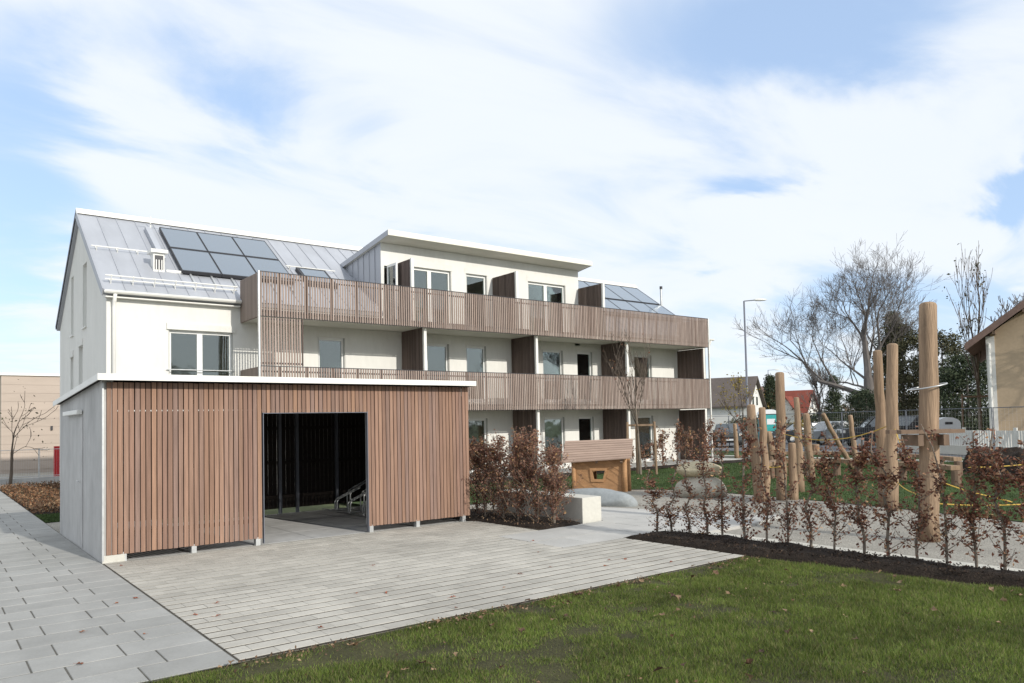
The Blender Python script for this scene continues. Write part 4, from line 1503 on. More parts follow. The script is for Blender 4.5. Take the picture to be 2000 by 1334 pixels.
for sgn in (0, 1):
    for k in range(9):
        t0, t1 = k/9, (k+.72)/9
        v0, v1 = (-.22+.62*t0, -.22+.62*t1) if sgn == 0 else (1.02-.62*t0, 1.02-.62*t1)
        ua, ub = -.285-.035*t0, 1.605-.055*t0
        if sgn:
            ub -= .12
        b = MB()
        b.hexa([pl(ua, v0, ez(ua, t0)-.02), pl(ub, v0, ez(ub, t0)-.02), pl(ub, v1, ez(ub, t1)-.02), pl(ua, v1, ez(ua, t1)-.02),
                pl(ua, v0, ez(ua, t0)+.012), pl(ub, v0, ez(ub, t0)+.012), pl(ub, v1, ez(ub, t1)+.012), pl(ua, v1, ez(ua, t1)+.012)])
        b.build('roof_slat', 'roof_slat', house, fix=True)
for u in (.0, .66, 1.32):
    MB().bar(pl(u, -.18, .72), pl(u, .40, 1.255), .06, .05).build('rafter', 'log_dark', house)
    MB().bar(pl(u, .98, .72), pl(u, .40, 1.255), .06, .05).build('rafter', 'log_dark', house)


def boulder(name, label, loc, size, seed, mat, rotz=0):
    bm = bmesh.new()
    bmesh.ops.create_icosphere(bm, subdivisions=4, radius=1)
    r = np.random.default_rng(seed)
    off = r.uniform(0, 20, 3)
    pl_ = [(Vector(r.normal(size=3)).normalized(), r.uniform(.72, .95)) for _ in range(9)]
    for v in bm.verts:
        for nrm, d in pl_:
            e = v.co.dot(nrm)-d
            if e > 0:
                v.co -= nrm*e*.75
        k = 1+.10*(vnoise(np.array([v.co.x*2+off[0]]), np.array([v.co.y*2+v.co.z*1.7+off[1]]), seed)[0]-.5)
        v.co = Vector((v.co.x*size[0]*k, v.co.y*size[1]*k, v.co.z*size[2]*k))
    me = bpy.data.meshes.new(name)
    bm.to_mesh(me)
    bm.free()
    me.materials.append(MATS[mat])
    me.shade_smooth()
    o = place(name, me, None, loc, (0, 0, rotz))
    return tag(o, label, 'boulder')


boulder('flat_rock', 'flat smooth grey rock lying in the sand before the playhouse', (12.0, 12.45, -.02), (.42, 1.05, .36), 3, 'slate_rock', R(12))
boulder('boulder', 'rounded grey boulder on the sand carrying a second stone', (14.78, 11.72, .12), (.50, .62, .36), 5, 'boulder', .3)
boulder('boulder', 'pale yellowish flat stone resting on top of the grey boulder', (14.86, 11.80, .60), (.38, .62, .20), 8, 'boulder_warm', .15)

# ================================================================== PLAY LOGS, BEAMS, ROPES
def log_post(label, base, top, r0, r1, seed, mat='log', group='upright play logs'):
    r = random.Random(seed)
    b0, t0 = Vector(base), Vector(top)
    n = 9
    pts, rad = [], []
    for k in range(n):
        t = k/(n-1)
        p = b0.lerp(t0, t)+Vector((r.gauss(0, .012), r.gauss(0, .012), 0))*(1 if 0 < k < n-1 else 0)
        pts.append(p)
        rad.append((r0+(r1-r0)*t)*r.uniform(.97, 1.03))
    d = (t0-b0).normalized()
    pts += [t0+d*r1*.25, t0+d*r1*.40]
    rad += [r1*.86, r1*.55]
    o = MB().tube(pts, rad, 16).build('play_post', mat, smooth=True)
    return tag(o, label, 'log post', group)


log_post('tall thick rounded log post with steel ring and seat board', (11.65, 5.11, -.1), (11.77, 5.03, 3.42), .143, .122, 1)
log_post('leaning log post, the lower of the crossed pair', (15.43, 7.60, -.1), (15.30, 7.56, 3.10), .12, .087, 2)
log_post('straight log post, the taller of the crossed pair', (14.91, 7.22, -.1), (14.96, 7.09, 3.17), .125, .098, 3)
log_post('slender upright log post standing before the red house', (15.30, 9.87, -.1), (15.30, 9.80, 2.80), .118, .098, 4)
log_post('shorter log post beside the slender upright post', (15.52, 9.70, -.1), (15.52, 9.70, 1.2), .10, .085, 14)
log_post('squat log post standing before the white house', (14.73, 10.05, -.1), (14.60, 10.10, 2.08), .13, .095, 5)
log_post('log post set against the squat post', (14.90, 9.98, -.1), (14.84, 9.98, 2.02), .09, .075, 15)
log_post('log post standing between the slender post and the rope', (17.09, 10.50, -.1), (17.04, 10.48, 2.28), .115, .065, 6)
log_post('log post under the rope, cut at head height', (20.5, 12.2, -.1), (20.4, 12.25, 1.88), .105, .10, 7)
log_post('leaning thin log holding the rope net', (25.6, 13.7, .0), (24.2, 13.9, 1.9), .09, .07, 8)
log_post('thin post near the dark car, standing upright', (26.0, 13.75, -.1), (25.7, 13.75, 1.82), .10, .075, 9)
log_post('tapered stump post near the end of the beams', (26.0, 17.0, -.1), (25.8, 17.1, 1.25), .17, .11, 10)
log_post('short thin post before the parked grey car', (30.0, 21.6, -.1), (29.9, 21.6, 1.55), .11, .09, 11)
# parts hung on the tall post
ringo = MB()
pts = [(11.725+.245*math.cos(a), 5.06+.245*math.sin(a), 2.215+.045*math.cos(a+.6)) for a in [2*math.pi*k/24 for k in range(25)]]
ringo.tube(pts, .011, 6, caps=False)
tag(ringo.build('steel_ring', 'galvanised', smooth=True), 'thin steel hoop around the tall thick log', 'ring')
st = thing('seat_board', 'dark timber seat board across the tall thick log', 'seat board', (11.65, 5.11, 1.45))
for dv in (-.17, .17):
    c0 = Vector((11.65, 5.11, 1.555))+Vector((.79, .61, 0))*dv*0+Vector((.6131, .79, 0))*dv
    MB().bar(c0-Vector((.79, -.6131, 0))*.46, c0+Vector((.79, -.6131, 0))*.46, .13, .055).build('plank', 'log_dark', st)
for s_ in (-1, 1):
    c0 = Vector((11.65, 5.11, 1.43))+Vector((.79, -.6131, 0))*.185*s_
    MB().bar(c0-Vector((.6131, .79, 0))*.24, c0+Vector((.6131, .79, 0))*.24, .08, .16).build('bracket', 'log_dark', st)

# low balance beams on stumps
def beam(label, pts, z, seed):
    t = thing('balance_beam', label, 'balance beam', (*pts[0], 0), 'low balance beams on stumps')
    for k, (p, q) in enumerate(zip(pts[:-1], pts[1:])):
        MB().bar((*p, z+.001*k), (*q, z+.001*k), .26, .12).build('plank', 'log', t, bevel=.012)
    r = random.Random(seed)
    for k, p in enumerate(pts):
        MB().tube([(*p, -.1), (*p, z-.065)], [.12, .11], 10).build('stump', 'log_dark', t)
    for p, q in zip(pts[:-1], pts[1:]):
        m = ((p[0]*.5+q[0]*.5), (p[1]*.5+q[1]*.5))
        MB().tube([(*m, -.1), (*m, z-.065)], [.11, .10], 10).build('stump', 'log_dark', t)


beam('nearer timber balance beam, bending across the play lawn', [(19.6, 13.2), (21.4, 13.9), (22.6, 12.6), (22.0, 10.9), (21.6, 9.5), (20.8, 8.4)], .42, 1)
beam('farther timber balance beam behind the log posts', [(25.6, 16.9), (26.6, 14.8), (26.2, 12.8), (25.4, 11.2), (24.2, 9.7)], .46, 2)
tag(MB().tube([(26.5, 15.6, .50), (26.5, 15.6, .78)], .16, 12).build('stump', 'log', bevel=.01), 'short pale stump standing on the farther beam', 'stump')


def rope(label, pts, sag, mat='rope', r=.0095):
    out = []
    for p, q in zip(pts[:-1], pts[1:]):
        p, q = Vector(p), Vector(q)
        for k in range(8):
            t = k/8
            out.append(p.lerp(q, t)-Vector((0, 0, sag*4*t*(1-t))))
    out.append(Vector(pts[-1]))
    return tag(MB().tube(out, r, 6).build('rope', mat, smooth=True), label, 'rope', 'play ropes')


rope('yellow rope sagging from the slender post to the crossed pair', [(15.28, 9.78, 1.45), (14.98, 7.20, 1.62)], .22)
rope('yellow rope running from crossed pair down to the tall log', [(14.92, 7.1, 1.55), (13.4, 6.2, 1.15), (11.74, 5.22, .98)], .05)
rope('low yellow rope from the tall log across the lawn, lower strand', [(11.7, 5.05, .50), (12.6, 4.3, .46), (14.6, 3.2, .45)], .02)
rope('slanting yellow rope from the tall log towards the low strand', [(11.72, 5.08, .86), (12.0, 4.72, .68), (12.55, 4.32, .50)], .0)
rope('upper yellow rope at the edge of the soil mound', [(15.4, 6.0, .80), (17.4, 5.3, .84), (19.5, 4.9, .86)], .03)
rope('short yellow rope between the crossed pair and the tall log, low', [(14.85, 7.1, .55), (12.8, 5.8, .52), (11.74, 5.2, .52)], .04)
rope('yellow rope lying on the gravel near the hedge end', [(11.0, 3.35, .02), (11.2, 3.2, .05), (11.6, 2.7, .03)], -.02)
rope('yellow rope loop low between the squat and slender posts', [(14.8, 9.95, .75), (15.25, 9.8, .72)], .04)
# dark heap of soil
bm_ = MB()
mh = structure(mound_bed('soil_heap', [(23.6, 8.0), (26.5, 10.6), (28.2, 10.8), (28.8, 8.0), (27.5, 5.0), (24.5, 5.0)], -.03, .75, 0, 31))

# young staked tree by the terraces
def staked_tree(label, base, h, r, crown_first, seed, stake_h, stakes, maxl=4, leaves=0, lmat='beech_leaf', spread=.5, upb=.35, stake_mat='log', tie_z=None, lsize=.09):
    t = thing('young_tree', label, 'tree', (*base, 0), local=True)
    a, b, tips = tree_meshes(seed, h, r, maxl, spread, upb, (3, 4), crown_first, .62, .006, .07)
    place('trunk', a.mesh('trunk', 'stem', smooth=True), t)
    place('branches', b.mesh('branches', 'twig'), t)
    if leaves:
        rg = random.Random(seed)
        lp = [tuple(rg.choice(tips)+Vector((rg.gauss(0, .08), rg.gauss(0, .08), rg.gauss(0, .08)))) for _ in range(leaves)]
        place('foliage', leaf_mesh('foliage', lp, lsize, lmat, seed), t)
    sk_ = thing('tree_stake', 'timber stakes and rails holding '+label.split(' ', 1)[1].split(' by ')[0].split(' before ')[0]+' in place', 'tree support', (*base, 0), local=True)
    for dx, dy in stakes:
        MB().tube([(dx, dy, -.2), (dx*.95, dy*.95, stake_h)], .045, 8).build('stake', stake_mat, sk_)
    for i in range(len(stakes)-1 if len(stakes) == 2 else len(stakes)):
        p, q = stakes[i], stakes[(i+1) % len(stakes)]
        MB().bar((*p, stake_h-.12), (*q, stake_h-.12), .04, .07).build('rail', stake_mat, sk_)
        if len(stakes) == 2:
            MB().bar((*p, stake_h-.38), (*q, stake_h-.38), .03, .05).build('rail', stake_mat, sk_)


staked_tree('a slim leafless young tree by the terraces', (19.4, 17.9), 5.05, .055, .50, 71, 1.78, [(-.30, .30), (.38, -.38), (.30, .42)], maxl=4, leaves=26, lsize=.10, spread=.55, upb=.5)
staked_tree('a tall slender bare tree before the yellow house', (40.4, 15.1), 10.2, .065, .30, 75, 2.75, [(-.9, .45), (.1, -.6), (.9, .3)], maxl=4, leaves=120, lmat='olive_leaf', spread=.42, upb=.5, stake_mat='log_dark', lsize=.16)

# ================================================================== STREET
def gable_house(name, label, loc, rotz, L, Wd, eave, ridge, wall_mat, roof_mat, over=.35, gable_windows=(), side_windows=(), chimney=None, roof_t=.18, gable_mat=None):
    """ridge along local x; gable end at x=0 faces -x"""
    t = thing(name, label, 'house', loc, local=True, rotz=rotz)
    b = MB()
    b.prism([(0, 0), (Wd, 0), (Wd, eave), (Wd/2, ridge-.08), (0, eave)], 'x', 0, L)
    b.build('wall', wall_mat, t, fix=True)
    sl_ = (ridge-eave)/(Wd/2)
    r = MB()
    for sgn in (0, 1):
        ye = -over if sgn == 0 else Wd+over
        ze = eave-sl_*over
        p = [(-over, ye, ze), (L+over, ye, ze), (L+over, Wd/2, ridge), (-over, Wd/2, ridge)]
        r.hexa([Vector(q) for q in p]+[Vector(q)+Vector((0, 0, roof_t)) for q in p])
    ro = r.build('roof', roof_mat, t, fix=True)
    if chimney:
        cx, cy, cz = chimney
        c = MB().box(cx-.3, cx+.3, cy-.25, cy+.25, ridge-1.2, cz).build('chimney', 'chimney_brick', t)
        MB().box(cx-.36, cx+.36, cy-.31, cy+.31, cz+.001, cz+.14).build('chimney_cap', 'tile_dark', c)
    for (y0, y1, z0, z1) in gable_windows:
        w = MB().box(-.03, .02, y0, y1, z0, z1).build('window', 'frame_white', t)
        MB().box(-.045, -.031, y0+.09, y1-.09, z0+.09, z1-.09).build('pane', 'pane_dark', w)
    for (x0, x1, z0, z1) in side_windows:
        w = MB().box(x0, x1, -.03, .02, z0, z1).build('window', 'frame_white', t)
        MB().box(x0+.09, x1-.09, -.045, -.031, z0+.09, z1-.09).build('pane', 'pane_dark', w)
    return t


# white house: long side towards us, gable lit on the right
gable_house('white_house', 'white house with dark brown roof and brick chimney behind the lamp post', (76.1, 51.1, 0), R(112.7), 15, 8.0, 3.3, 6.3, 'house_white', 'tile_dark', .4,
            gable_windows=[(2.6, 3.6, 3.2, 4.3), (4.6, 5.6, 3.2, 4.3), (2.6, 5.6, .8, 2.0)], chimney=(8.5, 4.4, 7.1))
gable_house('yellow_house', 'small yellow gabled house partly hidden behind the white house', (98.0, 64.6, 0), R(110), 7, 7.0, 3.2, 6.2, 'house_yellow', 'tile_brown', .4, gable_windows=[(3.0, 4.2, 3.4, 4.6)])
h = gable_house('red_house', 'red roofed house with two white gables far down the street', (112.1, 65.1, 0), R(103.6), 7.5, 6.5, 2.6, 5.9, 'house_white', 'tile_red', .35,
                gable_windows=[(2.7, 3.8, 3.3, 4.5)], chimney=(5.5, 3.3, 6.5))
b = MB()
b.prism([(.9, 1.0), (4.5, 1.0), (4.5, 2.3), (2.7, 4.9), (.9, 2.3)], 'y', 3.4, 7.4)
b.build('cross_gable', 'house_white', h, fix=True)
for s_ in (-1, 1):
    b = MB()
    q4 = [(2.7, 3.0, 4.95), (2.7, 7.7, 4.95), (2.7+s_*2.1, 7.7, 1.92), (2.7+s_*2.1, 3.0, 1.92)]
    b.hexa([Vector(q) for q in q4]+[Vector(q)+Vector((0, 0, .18)) for q in q4])
    b.build('cross_roof', 'tile_red', h, fix=True)

# yellow house at the frame edge: gable towards us, ridge away
yh = thing('yellow_rendered_house', 'sand yellow house with brown tiled verge and white corner downpipe', 'house', (36.2, 13.0, 0), local=True, rotz=math.atan2(-.954, .3))
YW, YE, YR = 9.0, 5.2, 8.6
b = MB()
b.prism([(0, 0), (YW, 0), (YW, YE), (YW/2, YR), (0, YE)], 'y', 0, 10.0)
b.build('wall', 'wall_yellow', yh, fix=True)
sl_ = (YR-YE)/(YW/2)
b = MB()
for s_ in (0, 1):
    xe = -.9 if s_ == 0 else YW+.9
    p = [(xe, -.55, YE-.9*sl_+.06), (xe, 10.5, YE-.9*sl_+.06), (YW/2, 10.5, YR+.06), (YW/2, -.55, YR+.06)]
    b.hexa([Vector(q) for q in p]+[Vector(q)+Vector((0, 0, .22)) for q in p])
yr = b.build('roof', 'tile_brown', yh, fix=True)
for s_ in (0, 1):
    b = MB()
    xe = -.92 if s_ == 0 else YW+.92
    p = [(xe, -.60, YE-.92*sl_), (xe, -.552, YE-.92*sl_), (YW/2, -.552, YR), (YW/2, -.60, YR)]
    b.hexa([Vector(q) for q in p]+[Vector(q)+Vector((0, 0, .31)) for q in p])
    b.build('verge_board', 'tile_brown', yr, fix=True)
for k in range(5):
    u0 = k*1.1+.1
    b = MB()
    b.box(u0, u0+.12, -.5, 0, YE+u0*sl_-.12, YE+u0*sl_+.02)
    b.build('purlin_end', 'log_dark', yr)
MB().box(-.16, .16, -.03, -.002, 0, YE-.1).build('corner_band', 'house_white', yh)
MB().tube([(-.05, -.10, YE-.4), (-.05, -.10, .1)], .06, 8).build('downpipe', 'white_metal', yh)
w = MB().box(2.6, 3.7, -.05, .02, 1.3, 2.6).build('window', 'frame_white', yh)
MB().box(2.7, 3.6, -.065, -.051, 1.4, 2.5).build('pane', 'pane_dark', w)

# white slat fence in front of it
wf = thing('white_fence', 'low white slatted garden fence along the street before the yellow house', 'fence', (39.0, 18.2, 0))
fa, fb = Vector((39.2, 19.2, 0)), Vector((33.2, 9.2, 0))
fd = (fb-fa).normalized()
fL = (fb-fa).length
MB().bar(fa+Vector((0, 0, .2)), fb+Vector((0, 0, .2)), .22, .4).build('plinth', 'concrete_light', wf)
n = int(fL/.14)
pk = MB()
for i in range(n):
    p = fa+fd*(i*.14+.05)
    pk.bar(p+Vector((0, 0, .40)), p+Vector((0, 0, 1.08)), .025, .105, fd)
stuff(pk.build('picket_row', 'house_white', wf))
for i in range(5):
    p = fa+fd*(fL*i/4)
    MB().bar(p+Vector((0, 0, .38)), p+Vector((0, 0, 1.2)), .12, .12).build('post', 'house_white', wf)

# temporary site fence panels along the play area
SF = [(43.5, 34.0), (41.2, 30.2), (38.9, 26.4), (36.6, 22.6), (34.4, 18.8), (32.4, 14.9), (30.6, 11.0), (28.9, 7.1), (27.4, 3.2)]
for i, (p, q) in enumerate(zip(SF[:-1], SF[1:])):
    t = thing('site_fence', ORD[i]+' wire mesh site fence panel along the street, counted from the flats', 'fence', (*p, 0), 'site fence panels')
    p, q = Vector((*p, 0)), Vector((*q, 0))
    d = (q-p).normalized()
    q = q-d*.06
    up_ = Vector((0, 0, 1))
    MB().tube([p+up_*2.0, q+up_*2.0], .015, 6).build('rail', 'lamp_grey', t)
    MB().tube([p+up_*.12, q+up_*.12], .016, 6).build('rail', 'galvanised', t)
    for e in (p, q):
        MB().tube([e, e+up_*2.02], .016, 6).build('post', 'lamp_grey', t)
    m = MB()
    L = (q-p).length
    for k in range(1, int(L/.16)):
        a = p+d*(k*.16)
        m.bar(a+up_*.12, a+up_*2.0, .002, .002, d)
    for k in range(1, 8):
        m.bar(p+up_*(.12+k*.235), q+up_*(.12+k*.235), .003, .003)
    stuff(m.build('wire_mesh', 'galvanised', t))
    MB().box(-.35, .35, -.11, .11, 0, .14)


def street_lamp(label, base, h, arm, dirv):
    t = thing('street_lamp', label, 'street lamp', (*base, 0), 'street lamps', local=True)
    MB().tube([(0, 0, -.1), (0, 0, 1.2), (0, 0, 1.25), (0, 0, h)], [.10, .10, .075, .055], 10).build('pole', 'lamp_grey', t, smooth=True)
    dv = Vector((*dirv, 0)).normalized()
    MB().tube([Vector((0, 0, h)), Vector((0, 0, h))+dv*arm*.55+Vector((0, 0, .05))], .035, 8).build('arm', 'lamp_grey', t)
    c = Vector((0, 0, h+.06))+dv*arm*.8
    a = MB()
    rings = []
    for k, (u, w, hh) in enumerate([(-.42, .05, .04), (-.3, .11, .08), (0, .14, .09), (.3, .12, .07), (.45, .04, .02)]):
        sx_ = Vector((-dv.y, dv.x, 0))
        rings.append([c+dv*u+sx_*math.cos(2*math.pi*j/8)*w+Vector((0, 0, math.sin(2*math.pi*j/8)*hh)) for j in range(8)])
    vs = [v for r_ in rings for v in r_]
    fs = [(i*8+j, i*8+(j+1) % 8, (i+1)*8+(j+1) % 8, (i+1)*8+j) for i in range(4) for j in range(8)]
    a.add(vs, fs+[tuple(range(7, -1, -1)), tuple(range(32, 40))])
    hd = a.build('lamp_head', 'lamp_lens', t, smooth=True)


street_lamp('tall street lamp standing beside the right end of the flats', (43.0, 30.0), 9.62, 1.35, (.79, -.61))
street_lamp('distant street lamp rising behind the dark conifer', (113.8, 75.1), 10.0, 1.9, (.79, -.61))


def car(label, loc, rotz, mat, L=4.4, Wd=1.78, H=1.48, kind='hatch', group=None):
    t = thing('parked_car', label, 'car', (*loc, 0), 'cars parked along the street', local=True, rotz=rotz)
    hw = Wd/2
    hood, belt = H*.60, H*.66
    # body: side outline lofted across the width with tucked-in flanks
    side = [(-.5, .30), (-.5, .62), (-.47, hood/H), (-.26, .64), (-.20, belt/H), (.36, .68), (.47, .64), (.5, .52), (.5, .30), (.42, .20), (-.42, .20)]
    if kind == 'suv':
        side = [(-.5, .30), (-.5, .58), (-.48, .62), (-.28, .66), (-.23, .68), (.46, .70), (.5, .66), (.5, .30), (.43, .22), (-.42, .22)]
    b = MB()
    ys = [(-hw, .93, .04), (-hw*.97, 1.0, 0), (0, 1.0, 0), (hw*.97, 1.0, 0), (hw, .93, .04)]
    n = len(side)
    vs = []
    for y, k, dz in ys:
        for u, z in side:
            vs.append((u*L*k, y, z*H*(1-dz)+dz*H*.45))
    fs = [(i*n+j, i*n+(j+1) % n, (i+1)*n+(j+1) % n, (i+1)*n+j) for i in range(len(ys)-1) for j in range(n)]
    fs += [tuple(range(n-1, -1, -1)), tuple((len(ys)-1)*n+j for j in range(n))]
    b.add(vs, fs)
    b.build('body', mat, t, fix=True)
    z0 = belt-.01 if kind != 'suv' else .67*H
    x0, x1, x2, x3 = (-.24, -.09, .27, .42) if kind == 'hatch' else (-.25, -.14, .40, .485)
    g = MB()
    w0, w1 = hw*.93, hw*.76
    g.hexa([(x0*L, -w0, z0), (x3*L, -w0, z0), (x3*L, w0, z0), (x0*L, w0, z0), (x1*L, -w1, H*.965), (x2*L, -w1, H*.965), (x2*L, w1, H*.965), (x1*L, w1, H*.965)])
    cab = g.build('cabin_glass', 'car_glass', t)
    rf = MB()
    rf.hexa([(x1*L-.02, -w1-.01, H*.955), (x2*L+.03, -w1-.01, H*.955), (x2*L+.03, w1+.01, H*.955), (x1*L-.02, w1+.01, H*.955), (x1*L+.08, -w1+.08, H), (x2*L-.05, -w1+.08, H), (x2*L-.05, w1-.08, H), (x1*L+.08, w1-.08, H)])
    rf.build('roof', mat, t)
    for s_ in (-1, 1):
        for xa, xb_ in ((x0, x1), (x3, x2)):
            MB().bar((xa*L, s_*w0, z0), (xb_*L, s_*w1, H*.965), .05, .07).build('pillar', mat, t)
        MB().bar((.09*L, s_*w0, z0), (.08*L, s_*w1, H*.965), .05, .07).build('pillar', mat, t)
        for xw in (-.31, .31):
            r_ = H*.215
            c = (xw*L, s_*(hw-.10), r_)
            wv = MB().tube([(c[0], c[1]-.10, r_), (c[0], c[1]+.11, r_)], r_, 18).build('wheel', 'rubber', t)
            MB().tube([(c[0], c[1]+(.112 if s_ > 0 else -.102), r_), (c[0], c[1]+(.125 if s_ > 0 else -.115), r_)], r_*.62, 14).build('rim', 'galvanised', wv)
        MB().box(-.505*L, -.46*L, s_*hw*.82-.17, s_*hw*.82+.12 if s_ < 0 else s_*hw*.82+.10, .50*H, .585*H).build('headlight', 'lamp_lens', t)
        MB().box(.47*L, .503*L, s_*hw*.84-.10, s_*hw*.84+.10, .48*H, .62*H).build('tail_light', 'red', t)
        MB().box(-.24*L, -.19*L, s_*(hw+.02)-.09, s_*(hw+.02)+.09, z0, z0+.14).build('mirror', mat, t)
    MB().box(-.508*L, -.49*L, -.5, .5, .34*H, .46*H).build('grille', 'dark_metal', t)
    MB().box(-.512*L, -.5085*L, -.26, .26, .30*H, .37*H).build('number_plate', 'pale_plastic', t)
    return t


car('dark grey car facing the lawn near the corner of the flats', (41.6, 30.6), R(38), 'car_grey', 4.2, 1.78, 1.5)
car('silver hatchback parked behind the thin leaning log', (47.2, 26.6), R(-25), 'car_silver', 4.2, 1.74, 1.5)
car('dark people carrier parked behind the crossed log pair', (42.2, 20.6), R(-52), 'car_dark', 4.8, 1.88, 1.78, 'suv')
car('small dark car half hidden behind the slender log post', (48.9, 29.7), R(-30), 'car_dark', 3.9, 1.7, 1.45)
# white recycling container
vt = thing('recycling_container', 'white rounded recycling container standing behind the tall thick log', 'container', (46.9, 19.35, 0), local=True, rotz=R(-52))
b = MB()
b.prism([(-.6, .12), (.6, .12), (.62, 1.25)]+[(.62*math.cos(math.pi*k/8), 1.25+.38*math.sin(math.pi*k/8)) for k in range(1, 8)]+[(-.62, 1.25)], 'y', -.55, .55)
b.build('body', 'pale_plastic', vt, fix=True)
MB().box(-.2, .2, -.565, -.551, 1.22, 1.36).build('slot', 'dark_metal', vt)
for x_ in (-.45, .45):
    MB().box(x_-.08, x_+.08, -.5, .5, 0, .119).build('foot', 'dark_metal', vt)
# portable toilet
pt = thing('portable_toilet', 'teal portable toilet with pale domed roof beside the street', 'toilet cabin', (48.4, 32.1, 0), local=True, rotz=R(-35))
MB().box(-.55, .55, -.55, .55, .1, 2.1).build('cabin', 'teal', pt, bevel=.04)
MB().box(-.42, .42, -.575, -.556, .2, 2.0).build('door', 'teal', pt, bevel=.005)
MB().box(-.3, .3, -.582, -.576, 1.35, 1.75).build('sign', 'pale_plastic', pt)
MB().box(.1, .38, -.582, -.576, .6, .85).build('sign', 'red', pt)
MB().box(.556, .575, -.4, .4, .3, 1.9).build('side_panel', 'blue', pt)
b = MB()
b.prism([(.6*math.cos(math.pi*k/8), 2.11+.32*math.sin(math.pi*k/8)) for k in range(9)], 'y', -.6, .6)
b.build('roof', 'pale_plastic', pt, fix=True)
MB().box(-.6, .6, -.6, .6, 0, .09).build('base', 'dark_metal', pt)


# ------------------------------------------------------------------ trees
def bare_tree(name, label, loc, h, r, seed, maxl=5, spread=.6, upb=.15, nch=(2, 4), first=.28, shrink=.7, rmin=.012, leaves=0, lmat='yellow_leaf', lsize=.12, wig=.14, group=None, cat='tree', rotz=0, sx=1.0, mat='bark'):
    t = thing(name, label, cat, (*loc, 0), group, local=True, rotz=rotz)
    a, b, tips = tree_meshes(seed, h, r, maxl, spread, upb, nch, first, shrink, rmin, wig)
    for nm, m_, sm in (('trunk', a, True), ('branches', b, False)):
        o = place(nm, m_.mesh(nm, mat, smooth=sm), t)
        o.scale = (sx, sx, 1)
    if leaves:
        rg = random.Random(seed)
        lp = [tuple(rg.choice(tips)+Vector((rg.gauss(0, .2), rg.gauss(0, .2), rg.gauss(0, .2)))) for _ in range(leaves)]
        o = place('foliage', leaf_mesh('foliage', lp, lsize, lmat, seed), t)
        o.scale = (sx, sx, 1)
    return t


bare_tree('bare_tree', 'large spreading bare tree with ivy dark foot behind the people carrier', (51.3, 26.0), 14.3, .20, 31, maxl=7, spread=.6, upb=.16, nch=(3, 4), first=.12, shrink=.72, rmin=.0028, sx=1.0, rotz=.05)
bare_tree('bare_tree', 'medium leafless tree standing far behind the beams', (65.4, 38.0), 7.2, .14, 33, maxl=5, spread=.42, upb=.3, nch=(3, 4), first=.25, shrink=.7, rmin=.012)
bare_tree('bare_tree', 'thin young tree with few yellow leaves before the white house', (38.4, 27.2), 4.4, .05, 41, maxl=4, spread=.45, upb=.4, nch=(3, 4), first=.36, shrink=.62, rmin=.007, leaves=330, lsize=.13, mat='twig')
bare_tree('bare_tree', 'slim bare poplar rising above the white house roof', (71.0, 57.5), 12.0, .12, 45, maxl=4, spread=.22, upb=.5, nch=(3, 4), first=.4, shrink=.62, rmin=.014)
bare_tree('bare_tree', 'tangled bare tree showing above the brown verge', (60.5, 20.8), 10.5, .22, 52, maxl=6, spread=.6, upb=.12, nch=(3, 3), first=.22, shrink=.72, rmin=.013)
bare_tree('bare_tree', 'bare tree outside the fence casting branch shadows on the yellow wall', (36.0, 7.0), 8.5, .16, 57, maxl=6, spread=.6, upb=.12, nch=(3, 3), first=.22, shrink=.72, rmin=.012)
bare_tree('bare_tree', 'thin leaning bare shrub before the beige hall wall', (2.5, 33.5), 3.4, .022, 66, maxl=4, spread=.5, upb=.12, nch=(2, 3), first=.14, shrink=.75, rmin=.003, leaves=60, lmat='olive_leaf', lsize=.1, mat='twig')


def evergreen(name, label, loc, h, rad, n, seed, mat='conifer', shape='cone', size=.34, clumps=120, z0=.3, cat='tree'):
    t = thing(name, label, cat, (*loc, 0), None, local=True)
    r = np.random.default_rng(seed)
    MB().tube([(0, 0, -.1), (0, 0, h*.9)], [.05*rad+.06, .03], 8).build('trunk', 'bark', t)
    u = r.random(clumps)**.8
    z = z0+(h-z0)*u
    if shape == 'cone':
        rr_ = rad*(1-u)**.85+.08
    else:
        rr_ = rad*np.sqrt(np.clip(1-(2*u-1)**2*.95, .05, 1))*(0.75+.5*r.random(clumps))
    a = r.uniform(0, 2*math.pi, clumps)
    k = rr_*np.sqrt(r.uniform(.25, 1, clumps))
    c = np.stack([np.cos(a)*k, np.sin(a)*k, z], 1)
    idx = r.integers(0, clumps, n)
    pts = c[idx]+r.normal(size=(n, 3))*np.array([.20, .20, .13])*rad**.5
    pts[:, 2] = np.clip(pts[:, 2], .05, None)
    place('crown', leaf_mesh('crown', pts, size, mat, seed, droop=.5, aspect=.4), t)
    return t


evergreen('evergreen_tree', 'dark rounded evergreen tree behind the tall thick log', (56.3, 26.0), 8.4, 2.0, 14000, 1, 'olive_leaf', 'round', .20, 150)
evergreen('evergreen_tree', 'dense dark evergreen beside the yellow house, nearer the log', (55.4, 22.9), 7.4, 1.9, 12000, 2, 'olive_leaf', 'round', .20, 110)
evergreen('evergreen_tree', 'dark evergreen pressed against the corner of the yellow house', (53.6, 20.7), 5.6, 2.0, 12000, 3, 'conifer', 'round', .19, 110)
evergreen('evergreen_tree', 'tall thin conifer peeping out behind the tall log', (60.5, 28.6), 10.0, 1.5, 9000, 4, 'olive_leaf', 'cone', .20, 140)
evergreen('evergreen_shrub', 'dark ivy bush at the foot of the big bare tree', (46.3, 23.7), 3.3, 1.3, 8000, 5, 'conifer', 'round', .15, 90, .1, 'bush')
evergreen('conifer', 'dark green spruce behind the distant street lamp', (77.8, 51.1), 6.6, 1.5, 9000, 6, 'conifer', 'cone', .22, 140)
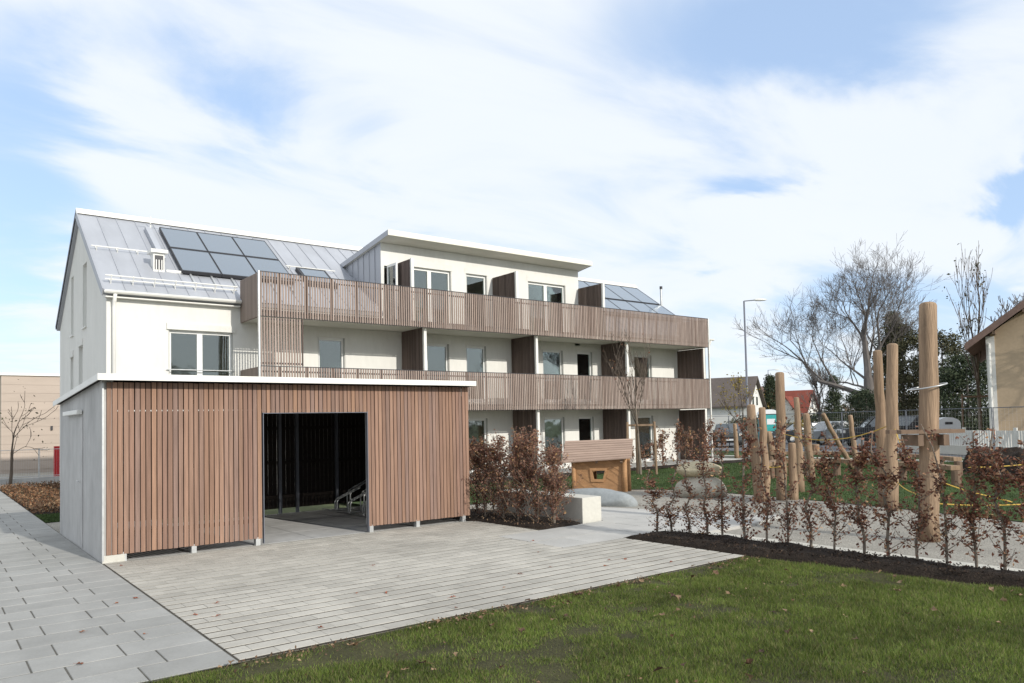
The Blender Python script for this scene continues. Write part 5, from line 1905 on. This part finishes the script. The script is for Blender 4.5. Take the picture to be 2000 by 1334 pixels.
evergreen('conifer', 'slim dark conifer beside the medium leafless tree', (64.6, 36.0), 5.4, .9, 6000, 7, 'conifer', 'cone', .18, 100)
evergreen('hedge_bush', 'low dark hedge bush before the red house', (84.0, 48.5), 2.2, 2.2, 3000, 8, 'conifer', 'round', .35, 60, .1, 'bush')
evergreen('yellow_bush', 'small bright yellow bush behind the middle log posts', (44.5, 27.1), 1.6, .5, 500, 9, 'yellow_leaf', 'round', .16, 20, .1, 'bush')
evergreen('hedge_bush', 'clipped green hedge at the foot of the white house', (52.5, 36.8), 1.7, 2.0, 3500, 10, 'olive_leaf', 'round', .26, 60, .1, 'bush')
# brown scrub and distant trees closing the horizon
rg = np.random.default_rng(77)
pts = []
for x, y, w, h in [(86, 43, 7, 3.0), (80, 39, 6, 3.6), (92, 47, 6, 2.6), (74, 34, 4, 3.0), (98, 53, 8, 3.2), (120, 30, 22, 6), (130, 55, 20, 5.5), (90, 74, 9, 3.5), (120, 80, 14, 4.5), (150, 100, 20, 5)]:
    m = int(500*w/5)
    pts.append(np.stack([rg.normal(x, w*.45, m), rg.normal(y, w*.45, m), rg.random(m)**.7*h], 1))
stuff(place('distant_scrub', leaf_mesh('distant_scrub', np.concatenate(pts), .55, 'brown_scrub', 3, droop=-.3, aspect=.3)), 'brown leafless scrub far beyond the street', 'scrub')

pts = []
for k in range(26):
    x, w, h = -70+k*6+rg.uniform(-2, 2), rg.uniform(3, 6), rg.uniform(6, 13)
    m = 260
    z_ = rg.random(m)
    pts.append(np.stack([x+rg.normal(size=m)*w*.45*np.sqrt(1.05-z_*.8), -62+rg.normal(size=m)*2.5, z_*h], 1))
stuff(place('distant_trees', leaf_mesh('distant_trees', np.concatenate(pts), 1.0, 'brown_scrub', 4, droop=-.3, aspect=.35)), 'bare trees across the lawn, mirrored in the window panes', 'trees')

# ================================================================== LEFT BACKGROUND
bb_ = thing('beige_hall', 'low beige boarded hall with white roof edge behind the shelter', 'building', (2.87, 43.5, 0))
MB().box(2.87, 16, 43.5, 52, -.1, 4.66).build('wall', 'beige_cladding', bb_)
for i in range(11):
    MB().box(2.86, 16.01, 43.478, 43.497, .12+i*.41, .12+i*.41+.402).build('board', 'beige_cladding', bb_)
MB().box(2.78, 16.1, 43.4, 52.1, 4.662, 4.78).build('roof_edge', 'white_metal', bb_)
MB().box(4.9, 4.99, 43.4, 43.476, 2.0, 2.2).build('wall_lamp', 'dark_metal', bb_)
rf = thing('garden_fence', 'thin grey wire fence before the beige hall', 'fence', (2.0, 35.4, 0))
for x_ in (0.4, 2.0, 3.6, 5.2):
    MB().tube([(x_, 35.4, -.1), (x_, 35.4, 1.25)], .022, 6).build('post', 'galvanised', rf)
MB().tube([(.4, 35.4, 1.2), (5.2, 35.4, 1.2)], .012, 6).build('rail', 'galvanised', rf)
MB().tube([(.4, 35.4, .15), (5.2, 35.4, .15)], .012, 6).build('rail', 'galvanised', rf)
m = MB()
for k in range(60):
    m.bar((.45+k*.08, 35.4, .15), (.45+k*.08, 35.4, 1.2), .004, .004, (1, 0, 0))
stuff(m.build('wire_mesh', 'galvanised', rf))
tag(MB().box(4.18, 4.42, 35.9, 36.1, -.05, 1.3).build('marker_post', 'red', bevel=.01), 'red marker post beside the beige hall', 'post')
structure(MB().box(-1.6, 8, 34.4, 34.6, -.08, .14).build('kerb', 'concrete'))
